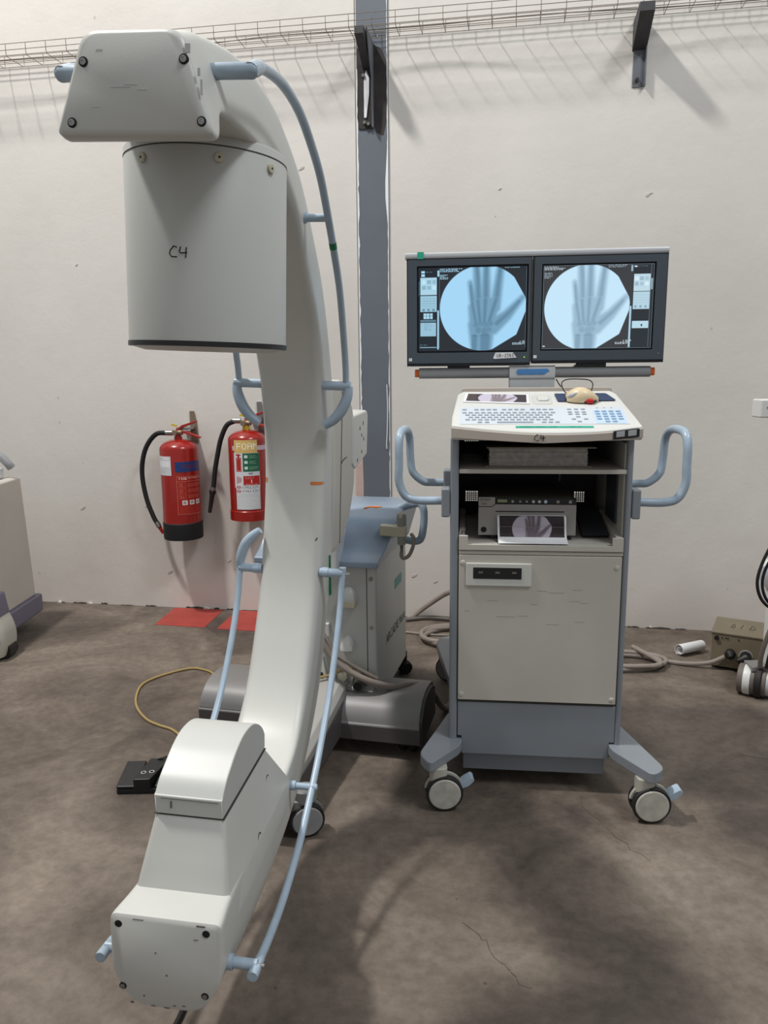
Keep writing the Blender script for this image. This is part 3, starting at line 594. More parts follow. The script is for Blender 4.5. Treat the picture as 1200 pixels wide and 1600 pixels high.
# side handles
for s in (-1, 1):
    xo = .445
    P = [(s*.300, .03, .985), (s*.385, .03, .985), (s*.425, .03, 1.0), (s*xo, .03, 1.045), (s*xo, .03, 1.10), (s*xo, .035, 1.165), (s*(xo-.003), .06, 1.198), (s*(xo-.01), .13, 1.205), (s*(xo-.016), .19, 1.195), (s*(xo-.02), .225, 1.165), (s*(xo-.022), .235, 1.10), (s*(xo-.03), .235, 1.05), (s*.38, .235, 1.018), (s*.35, .235, 1.014), (s*.30, .235, 1.014)]
    part('side_handle', MB().tube(crom(P, 6), .0135, 14), 'blue', cart)
    for (y0, y1, z0, z1) in ((-.0, .06, .935, 1.028), (.205, .265, .965, 1.060)):
        part('handle_mount', MB().box(min(s*.281, s*.308), max(s*.281, s*.308), y0, y1, z0, z1), 'bluegrey', cart, .006, 3)

# monitor column and beam
part('column_bracket', MB().box(-.084, .072, .345, .40, 1.26, 1.398), 'alugrey', cart, .004)
part('beam', MB().prism('x', rpoly([(.345, 1.367), (.345, 1.404), (.395, 1.404), (.395, 1.367)], .016, 5), -.400, .394), 'barngrey', cart)
part('beam_cover', MB().prism('x', rpoly([(.341, 1.360), (.341, 1.409), (.399, 1.409), (.399, 1.360)], .012, 5), -.084, .072), 'alugrey', cart)
for s, x in ((-1, -.400), (1, .394)): part('end_cap', MB().prism('x', rpoly([(.350, 1.372), (.350, 1.399), (.388, 1.399), (.388, 1.372)], .008, 4), min(x, x+s*.015), max(x, x+s*.015)), 'orange', cart, .002)
bt = part('label_tape', MB().prism('y', [(-.062, 1.388), (-.055, 1.397), (.046, 1.398), (.053, 1.390), (.040, 1.383), (.036, 1.378), (-.056, 1.378)], .3395, .3412), 'bluetape', cart, smooth=0, label='blue label tape')
strokes('tape_writing', [[(-.054+i*.0075, .0), (-.0535+i*.0075+.004, .003)] for i in range(12) if i not in (3, 8)], lambda u, v: (u, .3392, 1.381+v), .0008, 'bluegrey', cart)
for (x0, x1, x2, x3) in ((-.300, -.222, -.300, -.222), (.135, .245, .175, .245)):
    part('monitor_neck', MB().prism('y', [(x0, 1.402), (x1, 1.402), (x3, 1.44), (x2, 1.44)], .352, .40), 'black', cart, .002)
def monitor(x0, x1, z0, z1, sx0, sx1, sz0, sz1, draw, led):
    f = .33
    mon = part('monitor', MB().prism('y', rpoly([(x0, z0), (x1-.0, z0), (x1, z1), (x0, z1)], [.012, .012, .003, .003]), f+.014, f+.062), 'bezeld', cart, .004)
    fr = MB(); O = rbox2(x0+.004, x1-.003, z0+.010, z1-.004, .004, 2); I = rbox2(sx0-.006, sx1+.006, sz0-.006, sz1+.006, .003, 2); n = len(O)
    V = [(p[0], f, p[1]) for p in O]+[(p[0], f, p[1]) for p in I]+[(p[0], f+.008, p[1]) for p in O]+[(p[0], f+.010, p[1]) for p in I]
    F = []
    for i in range(n):
        j = (i+1) % n; F += [(i, j, n+j, n+i), (2*n+i, 2*n+j, j, i), (n+i, n+j, 3*n+j, 3*n+i)]
    part('bezel', fr.add(V, F), 'bezel', mon)
    part('frame_edge', MB().prism('y', rpoly([(x0, z0+.002), (x1, z0+.002), (x1, z1), (x0, z1)], .004), f+.0005, f+.0146) if False else MB().box(x0, x1, f+.008, f+.0146, z0+.001, z0+.012).box(x0, x0+.006, f+.004, f+.0146, z0, z1).box(x1-.006, x1, f+.004, f+.0146, z0, z1).box(x0, x1, f+.004, f+.0146, z1-.006, z1), 'bezeld', mon)
    part('panel', MB().box(sx0-.006, sx1+.006, f+.0085, f+.0135, sz0-.006, sz1+.006), 'blackm', mon, smooth=0)
    c = draw(); c.build('screen', lambda u, v: (sx0+(sx1-sx0)*u, f+.0052, sz1+(sz0-sz1)*v), 'screen', mon)
    part('badge', MB().box(x0+.007, x0+.018, f-.0008, f+.001, z0+.018, z0+.028), 'white', mon)
    if led: part('power_led', MB().cyl((x1-.020, f-.0012, z0+.028), (x1-.020, f+.001, z0+.028), .0024, n=12), 'led', mon)
    else: part('power_led', MB().cyl((x1-.018, f-.001, z0+.030), (x1-.018, f+.001, z0+.030), .0016, n=12), 'mouseg', mon)
    return mon
LB, LT, DK = 'a3d3f0', 'b5dcf2', '12171d'
def draw_left():
    c = Canvas(340, 268, DK); k = 340/880.; ox, oy = 128, 215
    X = lambda a: (a-ox)*k; Y = lambda a: (a-oy)*268/715.
    c.a[:] = lin('1b2026'); xray(c, X(655), Y(563), 352*k, 'a2d3f2', '5d87a2', '2f5068', .8)
    c.rect(X(128), Y(215), X(292), Y(925), '0e1822'); c.rect(X(145), Y(300), X(280), Y(447), 'a8d0e2'); c.rect(X(145), Y(455), X(280), Y(590), '98c2d6')
    for i in range(3):
        for j in range(2): c.rect(X(158+i*42), Y(320+j*48), X(190+i*42), Y(352+j*48), ('b8e2f2', '86aec2', '8db6ca')[(i+j) % 3])
    for i in range(5): c.rect(X(150), Y(475+i*22), X(275), Y(476+i*22)+1, '7fa8bd')
    for i in range(1, 5): c.rect(X(145+i*27), Y(462), X(145+i*27)+1, Y(560), '7fa8bd')
    for i in range(3): c.rect(X(160+i*42), Y(565), X(180+i*42), Y(584), '5f88a0')
    for i in range(3):
        for j in range(2): c.rect(X(170+i*27), Y(602+j*26), X(193+i*27), Y(624+j*26), 'a6d2e8')
    c.rect(X(145), Y(658), X(275), Y(674), '5b7d92'); c.rect(X(145), Y(684), X(274), Y(800), '93bdd2'); c.scribble(X(175), Y(695), X(245), 4, '3e6076', 6); 
    c.rect(X(152), Y(242), X(180), Y(262), 'a8d6f0'); c.rect(X(152), Y(270), X(180), Y(292), 'a8d6f0'); c.scribble(X(188), Y(250), X(270), 1, '6d93a8', 4)
    c.rect(X(284), Y(240), X(300), Y(290), 'a0cce4'); c.rect(X(284), Y(578), X(298), Y(915), 'a0cce4'); c.rect(X(299), Y(230), X(302), Y(905), '5a7484')
    c.scribble(X(306), Y(228), X(490), 3, 'a8d6f0', 4, 2); c.scribble(X(306), Y(278), X(380), 4, '9cc6de', 4, 2); c.scribble(X(830), Y(212), X(1005), 2, '8fb4c8', 5, 2)
    c.scribble(X(140), Y(876), X(205), 1, '7fa4b8', 4); c.rect(X(140), Y(895), X(280), Y(898)+1, '7fa4b8'); c.scribble(X(900), Y(865), X(1000), 2, 'b8d2de', 4, 2); c.text(X(955), Y(848), '187', 'b8d2de', 1.6)
    c.rect(X(1004), Y(225), X(1007), Y(905), '5a7080'); c.frame(0, 0, 340, 268, '24394a', 1); c.rect(0, Y(330), 4, Y(455), '3a5468')
    return c
def draw_right():
    c = Canvas(352, 268, DK); ox, oy = 112, 188; k = 352/930.; K2 = 268/715.
    X = lambda a: (a-ox)*k; Y = lambda a: (a-oy)*K2
    c.a[:] = lin('343538'); xray(c, X(487), Y(548), 362*k, 'c3e3f6', '86a6bc', '577a94', .75)
    c.rect(X(868), Y(188), X(1045), Y(905), '20262c'); c.rect(X(876), Y(275), X(1015), Y(418), 'bcd6e2'); c.rect(X(876), Y(425), X(1015), Y(570), 'b2d0de'); c.rect(X(876), Y(672), X(1015), Y(733), 'b6d6e4')
    for i in range(3):
        for j in range(2): c.rect(X(886+i*42), Y(295+j*46), X(916+i*42), Y(328+j*46), ('d2eaf4', '98b6c6', 'a6c2d0')[(i+j) % 3])
    for i in range(3): c.rect(X(890+i*42), Y(540), X(908+i*42), Y(560), '86a6b6')
    for i in range(4): c.rect(X(880), Y(450+i*22), X(1010), Y(450+i*22)+1, '9dbccb')
    c.rect(X(950), Y(700), X(965), Y(718), '1d3444'); c.rect(X(876), Y(205), X(900), Y(216), 'e0edf4'); c.scribble(X(908), Y(208), X(1000), 1, '7c8c98', 4)
    c.rect(X(850), Y(545), X(866), Y(895), 'a9c9dc'); c.rect(X(850), Y(200), X(866), Y(250), '8fb0c4'); c.rect(X(1020), Y(312), X(1036), Y(405), '8ca2b0'); c.rect(X(1016), Y(195), X(1019), Y(890), '70838e')
    c.scribble(X(120), Y(200), X(300), 3, 'c0ced6', 4, 2); c.scribble(X(122), Y(250), X(200), 4, 'a2b2bc', 5, 2); c.scribble(X(660), Y(196), X(850), 2, '9cb0bc', 5, 2); c.scribble(X(740), Y(850), X(850), 2, 'c8d6dc', 4, 2); c.text(X(800), Y(832), '187', 'c8d6dc', 1.6)
    c.rect(X(122), Y(876), X(140), Y(886), 'c0ced6'); c.frame(0, 0, 352, 268, '9fb4c0', 1)
    return c
m1 = monitor(-.441, -.0155, 1.410, 1.772, -.400, -.0325, 1.462, 1.741, draw_left, True)
m2 = monitor(-.0115, .430, 1.416, 1.772, .0235, .386, 1.465, 1.739, draw_right, False)
st = part('name_sticker', MB().prism('y', [(-.142, 1.4355), (-.134, 1.4545), (-.0745, 1.4545), (-.062, 1.4365), (-.138, 1.433)], .3285, .3302), 'whitep', m1, smooth=0, label='white handwritten sticker')
def sk(u, v): return (-.130+u*.058, .3283, 1.4395+v*.011)
strokes('sticker_writing', [[(0, 1), (.02, .1), (.08, 0), (.11, .2), (.12, 1)], [(.18, 1), (.18, 0)], [(.27, 1), (.19, .5), (.28, 0)], [(.34, .45), (.41, .45)],
    [(.47, .8), (.52, 1), (.56, .8), (.47, .05), (.58, .05)], [(.7, 1), (.63, 1), (.62, .6), (.69, .5), (.69, .15), (.62, .05)], [(.78, .5), (.75, .8), (.8, 1), (.83, .75), (.76, .3), (.8, 0), (.84, .25), (.78, .5)], [(1, 1), (.92, 1), (.91, .6), (.99, .5), (.98, .1), (.9, .05)]], sk, .0007, 'ink', m1)
part('top_rail_bar', MB().prism('x', rpoly([(.330, 1.771), (.330, 1.792), (.372, 1.792), (.372, 1.771)], .008), -.446, .430), 'alu', cart)
part('green_tape', MB().box(-.404, -.383, .3285, .350, 1.7705, 1.7935), 'teal', cart)
part('video_cable', MB().tube(crom([(.078, .36, 1.362), (.095, .34, 1.335), (.125, .31, 1.32), (.17, .29, 1.325)], 5), .002, 8), 'black', cart)
part('power_cable', MB().tube(crom([(-.15, .35, 1.418), (-.13, .35, 1.424), (-.11, .35, 1.412)], 5), .003, 8), 'black', cart)

# ---------------- things on the cart (same frame)
def ontop(o): o.location = cart.location; o.rotation_euler = cart.rotation_euler; return o
def S(x, s, h=.0): return SM @ Vector((x, s, h))
pad = ontop(tag(part('mouse_pad', MB().prism('z', rpoly([(.064, .203), (.250, .210), (.226, .274), (.058, .272)], .008), .0015, .0045).xf(SM), 'pad', None, .0005), 'dark blue mouse pad lying on the console behind the number keys', 'mouse pad'))
ph = ontop(tag(part('xray_photo', MB().prism('z', [(-.243, .205), (-.028, .185), (-.026, .272), (-.234, .286)], .0012, .0024).xf(SM), 'whitep', None, smooth=0), 'white-bordered hand x-ray print lying on the console behind the keyboard', 'photo print'))
c = Canvas(190, 76, '3d3338'); xray(c, 98, 40, 62, 'b9b3c2', '7b6c70', '4a3a3e', .8); c.blend(np.clip((c.X < 30)*.3+0., 0, 1), '5d4a44')
A = [(-.234, .214), (-.037, .196), (-.034, .266), (-.226, .280)]
c.build('print_image', lambda u, v: S(*[(1-v)*((1-u)*A[3][i]+u*A[2][i])+v*((1-u)*A[0][i]+u*A[1][i]) for i in (0, 1)], .0028)[:], 'print', ph)
# mouse
mo = ontop(thing('computer_mouse', 'ivory vertical-grip computer mouse with a red thumb wheel on the blue pad', 'computer mouse'))
rings = []
for i, t in enumerate(np.linspace(0, 1, 13)):
    wd = .034*math.sin(math.pi*min(1, .12+.88*t)**.8)**.5 if t < 1 else .012; wd = max(wd, .010); h = .040*math.sin(math.pi*(.08+.84*t))**.8*(1.15-.3*t)
    x = .092+.100*t; ring = []
    for kk in range(20):
        a = 2*math.pi*kk/20; cs, sn = math.cos(a), math.sin(a)
        ring.append(tuple(S(x, .222-.012*t+wd*cs*.95, .0046+(h*max(0, sn)**.8 if sn > 0 else 0))))
    rings.append(ring)
part('body', MB().loft(rings), 'mousec', mo, smooth=60)
g = [tuple(S(.094+.030*t, .205-.006*t, .014+.018*t)) for t in (0, .25, .5, .75, 1)]; part('button', MB().tube(g, [.004, .008, .009, .008, .004], 10), 'mouseg', mo)
part('thumb_wheel', MB().cyl(S(.152, .188, .009), S(.174, .186, .009), .0075, n=18), 'mouser', mo, .002)
part('base', MB().prism('z', rpoly([(.088, .200), (.175, .178), (.192, .205), (.180, .238), (.092, .238)], .015), .0046, .009).xf(SM), 'black', mo, .001)
part('cord', MB().tube(crom([S(.100, .235, .014), S(.088, .262, .018), S(.082, .285, .036), S(.100, .292, .046), S(.14, .292, .047), S(.172, .288, .044), S(.182, .275, .034), S(.176, .255, .02)], 6), .0018, 8), 'blackm', mo)
# paper stack on the upper shelf
fo = ontop(thing('document_folder', 'thick stack of papers under a brown cardboard folder on the upper shelf', 'folder'))
part('cover', MB().box(-.166, .176, .055, .34, 1.150, 1.154), 'folder', fo, .001); part('cover', MB().box(-.172, .165, .060, .345, 1.0900, 1.0935), 'folder', fo, .001)
z = 1.0936; pg = None
while z < 1.1495:
    t = random.uniform(.0022, .0045); dx, dy = random.uniform(-.002, .003), random.uniform(-.001, .004)
    t = min(t, 1.1499-z); part('paper_sheaf', MB().box(-.158+dx, .150+dx, .066+dy, .33, z, z+t-.0003), 'pages', fo, smooth=0); z += t
# printer
pr = ontop(thing('thermal_printer', 'grey video printer with a black control strip on the lower shelf', 'printer'))
y0 = .075
part('housing', MB().box(-.186, .120, y0+.004, .40, .866, .988), 'prnt', pr, .003)
fp = part('front_panel', MB().prism('y', [(-.190, .864), (.123, .866), (.123, .967), (-.135, .967), (-.146, .958), (-.190, .958)], y0-.004, y0+.006), 'prn', pr, .002)
part('control_strip', MB().box(-.134, .123, y0-.004, y0+.006, .9685, .988), 'black', pr, .001)
nb = part('name_block', MB().prism('y', [(-.190, .960), (-.147, .960), (-.136, .969), (-.136, .990), (-.190, .990)], y0-.006, y0+.006), 'prn', pr, .0015)
lettering('brand_lettering', 'SONY', .0100, 'black', pr, Matrix.Translation((-.184, y0-.0063, .979)) @ FRONT, sx=1.25)
part('format_badge', MB().box(-.180, -.162, y0-.0068, y0-.0058, .966, .972), 'brasst', pr)
part('display', MB().box(-.128, -.098, y0-.005, y0-.0035, .974, .983), 'lcd', pr)
for (x, rr, mm) in ((-.080, .0045, 'prn'), (-.056, .0035, 'prn'), (-.035, .0035, 'prn'), (-.014, .005, 'alu'), (.005, .005, 'alu'), (.025, .0055, 'keyblue'), (.064, .005, 'prn'), (.103, .0055, 'prn')):
    part('button', MB().cyl((x, y0-.0065, .977), (x, y0-.003, .977), rr, n=14), mm, pr)
part('paper_slot', MB().box(-.134, .085, y0-.0048, y0-.003, .942, .9455), 'black', pr); part('power_button', MB().lathe([(.0095, -.005), (.0095, -.002), (.0075, -.002), (.0075, -.005)], (-.172, y0, .883), 'y', 24), 'black', pr)
part('power_button_center', MB().lathe([(0, -.005), (.003, -.005), (.003, 0), (0, 0)], (-.172, y0, .883), 'y', 16), 'black', pr)
part('paper_door', MB().prism('y', rbox2(-.131, .083, .870, .936, .003), y0-.006, y0), 'prn', pr, .001)
for x in (-.15, .09): part('printer_foot', MB().box(x, x+.02, y0+.01, y0+.04, .8500, .867), 'black', pr)
for x in (-.15, .09): part('printer_foot', MB().box(x, x+.02, .34, .37, .8500, .867), 'black', pr)
mb = MB()
for i in range(26): mb.box(-.165+i*.0105, -.160+i*.0105, y0+.008, y0+.010, .9885, .9892)
part('vent_slots', mb, 'lcd', pr, smooth=0)
# curled print hanging out of the printer
pp = ontop(thing('xray_print', 'curled hand x-ray print coming out of the printer on the lower shelf', 'photo print'))
curve = crom([(0, .068, .934), (0, .052, .930), (0, .046, .912), (0, .046, .893), (0, .040, .872), (0, .022, .860), (0, -.004, .8545)], 7)
def sheet(u, v, off=0):
    t = v*(len(curve)-1); i = min(int(t), len(curve)-2); p = curve[i].lerp(curve[i+1], t-i); return (-.130+.218*u+(.004*v), p.y-off, p.z+off)
V = [sheet(u, v) for v in np.linspace(0, 1, 40) for u in (0, 1)]; V += [(a[0], a[1]+.0006, a[2]-.0006) for a in V]
F = [(2*i, 2*i+1, 2*i+3, 2*i+2) for i in range(39)]+[(80+2*i, 80+2*i+2, 80+2*i+3, 80+2*i+1) for i in range(39)]
part('paper', MB().add(V, F), 'whitep', pp, smooth=60)
c = Canvas(216, 90, '251a20'); xray(c, 108, 58, 66, 'a9a3b0', '5f5158', '33262c', .85); c.rect(0, 50, 216, 51, '8a8088')
c.build('print_image', lambda u, v: sheet(.03+.94*u, .12+.60*v, .0006), 'print', pp)
# ================================================================== C-ARM X-RAY MACHINE
xm = thing('xray_machine', 'large white C-arm x-ray machine on a grey trolley base, with pale blue hand rails', 'x-ray machine', (-.0807, 2.6753, 0), -13.5)
xm_inv = (Matrix.Translation(xm.location) @ Matrix.Rotation(rad(-13.5), 4, 'Z')).inverted()
# frame of the C: origin = centre of the arc, y from the open end to the back, tilted 2.2 degrees
CM = Matrix(((.99071408, .13052619, .0380594, -.33625532), (-.13042998, .99144486, -.00501061, 1.52713282), (-.03838781, 0, .99926292, 1.15), (0, 0, 0, 1)))
CL = xm_inv @ CM
def cpart(name, mb, m, parent=None, **k):
    o = part(name, mb, m, parent or xm, **k)
    if parent is None: o.matrix_local = CL
    return o
# --- the C itself: sections between an outer and an inner profile (y, z), half widths outside / inside
sec = [((-.330, .728), (-.330, .588), .073, .120), ((-.300, .738), (-.300, .589), .076, .120), ((-.265, .750), (-.265, .634), .076, .112), ((-.15, .772), (-.15, .642), .084, .112), ((-.045, .780), (-.06, .640), .088, .112), ((.08, .770), (.05, .636), .091, .108), ((.173, .742), (.14, .625), .093, .104),
       ((.30, .688), (.27, .585), .094, .098), ((.409, .612), (.375, .50), .095, .092), ((.562, .478), (.49, .38), .095, .090), ((.685, .290), (.575, .24), .095, .088), ((.765, .10), (.622, .08), .095, .087), ((.800, -.075), (.632, -.06), .095, .087),
       ((.785, -.22), (.615, -.20), .095, .087), ((.733, -.375), (.580, -.35), .095, .087), ((.675, -.52), (.515, -.49), .095, .087), ((.60, -.66), (.435, -.615), .095, .087), ((.50, -.765), (.35, -.69), .092, .088), ((.36, -.84), (.25, -.72), .093, .090),
       ((.195, -.885), (.12, -.735), .093, .090), ((.0, -.905), (-.03, -.730), .091, .093), ((-.15, -.912), (-.15, -.726), .087, .095), ((-.23, -.912), (-.23, -.725), .079, .099), ((-.285, -.912), (-.285, -.724), .069, .105), ((-.300, -.912), (-.300, -.724), .067, .105)]
def resample(rows, k=4):
    flat = [list(a)+list(b)+[c, d] for a, b, c, d in rows]; out = []; n = len(flat)
    for i in range(n-1):
        p0, p1, p2, p3 = flat[max(i-1, 0)], flat[i], flat[i+1], flat[min(i+2, n-1)]
        for j in range(k):
            t = j/k; out.append([.5*(2*b+(-a+c)*t+(2*a-5*b+4*c-d)*t*t+(-a+3*b-3*c+d)*t**3) for a, b, c, d in zip(p0, p1, p2, p3)])
    out.append(flat[-1]); return out
def csec(row, shrink=0., cut=0.):
    oy, oz, iy_, iz_, wo, wi = row; ring = []; L = math.hypot(oy-iy_, oz-iz_); rr = .030
    q = [(-wi+shrink, shrink), (wi-shrink, shrink), (wo-shrink+cut*.0, L-shrink), (-wo+shrink, L-shrink)]
    if cut: q = [(-wi+shrink, shrink), (wi-shrink, shrink), (wi-shrink-.002, L*(1-cut)), (wo-shrink, L-shrink), (-wo+shrink, L-shrink), (-wi+shrink+.002, L*(1-cut))]
    p = rpoly(q, rr if not cut else [.012, .012, .03, .035, .035, .03], 5)
    for (a, s_) in p:
        t = s_/L; ring.append((a, iy_+(oy-iy_)*t, iz_+(oz-iz_)*t))
    return ring
rows = resample(sec)
# make every section carry the same vertex count (6 corners)
def sec6(row, shrink=0.):
    oy, oz, iy_, iz_, wo, wi = row; L = math.hypot(oy-iy_, oz-iz_)
    low = max(0., min(1., (-oz-.60)/.25)) if oy < .62 else 0.      # lower end has chamfered bottom corners
    hd = max(0., min(1., (.12-oy)/.2)) if oz > 0 else 0.
    mx = wi+(wo-wi)*.55
    wm = mx*(1-low)+(wi*1.0)*low; tm = .55+.07*low
    r_in = .034*(1-low)*(1-hd)+.014*low+.014*hd; r_out = .034*(1-hd)+.022*hd
    q = [(-wi+shrink, shrink), (wi-shrink, shrink), (wm-shrink, L*tm), (wo-shrink, L-shrink), (-wo+shrink, L-shrink), (-wm+shrink, L*tm)]
    ring = []
    for (a, s_) in rpoly(q, [r_in, r_in, .02, r_out, r_out, .02], 5):
        t = s_/L; ring.append((a, iy_+(oy-iy_)*t, iz_+(oz-iz_)*t))
    return ring
f0 = list(rows[0]); fr0 = [p for p in sec6(f0, .006)]; fr0 = [(a, b-.004, c_) for a, b, c_ in fr0]
l0 = list(rows[-1]); lr0 = [(a, b-.004, c_) for a, b, c_ in sec6(l0, .006)]
arm = cpart('c_arm', MB().loft([fr0]+[sec6(r_) for r_ in rows]+[lr0]), 'enamel', smooth=50)
# recessed screws of the two end covers
def bolt(x, y, z, deep=False, parent=arm):
    part('screw_recess', MB().lathe([(.0, -.0004), (.0070, -.0004), (.0070, .004), (0, .004)], (x, y, z), 'y', 20), 'blackm', parent)
    if not deep: part('screw', MB().lathe([(0, -.002), (.0022, -.002), (.0022, -.0028), (.0048, -.0022), (.0048, 0), (0, 0)], (x, y, z), 'y', 16), 'steel', parent)
for (x, z) in ((-.072, .686), (.078, .687), (-.093, .605), (.103, .605)): bolt(x, -.3345, z)
for (x, z, d) in ((-.088, -.742, True), (.078, -.742, True), (-.084, -.872, False), (.074, -.872, False)): bolt(x, -.3045, z, d)
# scuffs on the lower cover and the arm
mb = MB()
for (x, z, l, h) in ((-.07, -.906, .006, .003), (-.03, -.9075, .008, .002), (-.005, -.9085, .010, .002), (.012, -.902, .006, .002), (.03, -.9, .006, .002), (-.045, -.889, .003, .003), (.0, -.84, .003, .003), (.055, -.757, .008, .001), (-.02, -.795, .003, .002), (-.06, -.73, .02, .0012), (.06, -.729, .016, .002)):
    mb.box(x, x+l, -.3047, -.303, z, z+h)
part('scuffs', mb, 'scuff', arm, smooth=0)
mb = MB()
for (x, z, l, h) in ((.114, .640, .003, .02), (.110, .665, .004, .01), (-.02, .652, .03, .001), (.0, .655, .02, .001), (.02, .648, .015, .001), (-.04, .70, .01, .002), (.092, .695, .008, .012), (-.05, .626, .012, .001)):
    mb.box(x-.012, x+l-.012, -.3347, -.333, z, z+h)
part('scuffs', mb, 'enamel2', arm, smooth=0)
# orange tape marks and pen marks on the back of the arm
def inner(zz, off=.0012):      # inner surface y at local z
    for a, b in zip(rows, rows[1:]):
        if a[3] >= zz >= b[3] and a[2] > .3: t = (a[3]-zz)/(a[3]-b[3]+1e-9); return a[2]+(b[2]-a[2])*t+off
    return .62
def arm_tape(z0, z1, x0, x1):
    V = []; N = 9
    for z in (z0, z1):
        for a, b in zip(rows, rows[1:]):
            if a[3] >= z >= b[3] and a[2] > .3:
                t = (a[3]-z)/(a[3]-b[3]); r_ = [p+(q-p)*t for p, q in zip(a, b)]; break
        ring = [p for p in sec6(r_)]; mid = (r_[0]+r_[2])/2; ring = sorted([p for p in ring if p[1] < mid], key=lambda p: (p[0]))
        inn = {}
        for p in ring: inn[round(p[0], 4)] = min(inn.get(round(p[0], 4), 9), p[1])
        ks = sorted(inn)
        for i in range(N):
            x = x0+(x1-x0)*i/(N-1); V.append((x, float(np.interp(x, ks, [inn[k] for k in ks]))-.0008, z))
    part('orange_tape', MB().add(V, [(i, i+1, N+i+1, N+i) for i in range(N-1)]), 'orangetape', arm)
arm_tape(-.057, -.066, .050, .085); arm_tape(-.052, -.066, -.086, -.077)
strokes('pen_mark', [[(-.045, -.064), (-.035, -.066), (-.022, -.067)]], lambda u, v: (u, inner(-.065)+.0005, v), .0009, 'ink', arm)
strokes('pen_mark', [[(.070, -.222), (.076, -.214)]], lambda u, v: (u, inner(-.218)+.001, v), .0015, 'ink', arm)
# --- image intensifier drum
dr = cpart('image_intensifier', MB().lathe([(0, .645), (.145, .645), (.148, .640), (.148, .303), (.142, .303), (0, .303)], (0, 0, 0), n=72), 'enamel2', smooth=40)
part('seam_ring', MB().lathe([(.1475, .6265), (.1486, .6265), (.1486, .6285), (.1475, .6285)], (0, 0, 0), n=72), 'seam', dr)
part('rim_ring', MB().lathe([(.140, .2945), (.1495, .2945), (.1495, .3035), (.140, .3035)], (0, 0, 0), n=72), 'black', dr)
part('entrance_window', MB().lathe([(0, .287), (.12, .288), (.141, .294), (.141, .300), (0, .300)], (0, 0, 0), n=64), 'enamel2', dr)
for a in (-26, 28, 68):
    A = Matrix.Rotation(rad(a), 4, 'Z'); part('plug_cap', MB().cyl((0, -.147, .608), (0, -.1525, .608), .0085, n=18).xf(A), 'cream', dr, bevel=.002); part('plug_hole', MB().cyl((0, -.152, .608), (0, -.1532, .608), .002, n=8).xf(A), 'ink', dr)
C4b = [[(.42, .85), (.25, .95), (.06, .6), (.02, .3), (.12, .08), (.42, .05)], [(.62, .9), (.55, .45), (.62, .38), (.95, .42)], [(.92, .85), (.88, .0)]]
def dm(u, v):
    a = rad(-6+13*u); r_ = .1482; return (r_*math.sin(a), -r_*math.cos(a), .443+.020*v)
strokes('marker_writing', C4b, dm, .0011, 'ink', dr)
dr.matrix_local = CL @ Matrix.Translation((-.012, 0, 0))
# --- tube housing on the lower end
bz, tz = -.738, -.598
def brow(t, ex=0.):
    z = bz+(tz-bz)*t; wv = .094+(.0705-.094)*t; y0 = -.228+(-.178+.228)*t; y1 = .235+(.109-.235)*t
    return [(p[0], p[1], z) for p in rpoly([(-wv, y0), (wv, y0), (wv, y1), (-wv, y1)], [.012, .012, .01, .01], 4)]
th = cpart('tube_housing', MB().loft([[(p[0]*1.02, p[1]-.02 if p[1] < 0 else p[1], -.80) for p in brow(0)], [(p[0]*1.01, p[1], bz-.004) for p in brow(0)], brow(0), brow(.5), brow(1)]), 'enamel', smooth=45)
gp = [tuple(Vector(p)+Vector((0, 0, -.0015))) for p in brow(0)]
fr_ = [p for p in gp if p[1] < -.19]; fr_.sort(key=lambda p: p[0])
part('seam_line', MB().tube([(p[0]*1.003, p[1]-.0003, p[2]) for p in fr_], .0009, 5), 'seam', th)
cap_p = [(-.180, -.595), (-.182, -.555), (-.160, -.532), (-.130, -.515), (-.09, -.496), (-.045, -.486), (.01, -.491), (.055, -.510), (.09, -.536), (.109, -.560), (.109, -.595)]
cpart('housing_cap', MB().prism('x', [tuple(p[:2]) for p in [cap_p[0], cap_p[1]]+[tuple(q)[:2] for q in crom([(a, b, 0) for a, b in cap_p[1:-1]], 4)]+[cap_p[-1]]], -.068, .068), 'enamel2', bevel=.003, smooth=40)
cpart('seam_line', MB().box(-.0705, .0705, -.1785, .1090, -.5972, -.5962), 'seam')
for (y, z) in ((.085, -.66), (-.02, -.735)):
    o = part('screw_cover', MB().lathe([(.011, -.001), (.011, .001), (.0095, .001), (.0095, -.001)], (0, 0, 0), 'x', 20), 'seam', th); o.location = (.0795 if z > -.7 else .0925, y, z)
mb = MB()
for (x, y) in ((-.05, -.155), (-.02, -.145), (.0, -.15), (.03, -.14), (.045, -.155), (.02, -.10), (.04, -.06), (.035, -.08), (-.04, -.12)):
    z = -.535 if y < -.13 else -.49 if y > -.09 else -.505
part('scuffs', MB().box(-.055, .06, -.1825, -.1818, -.561, -.5602).box(-.036, -.033, -.1827, -.182, -.58, -.565), 'scuff', th, smooth=0)
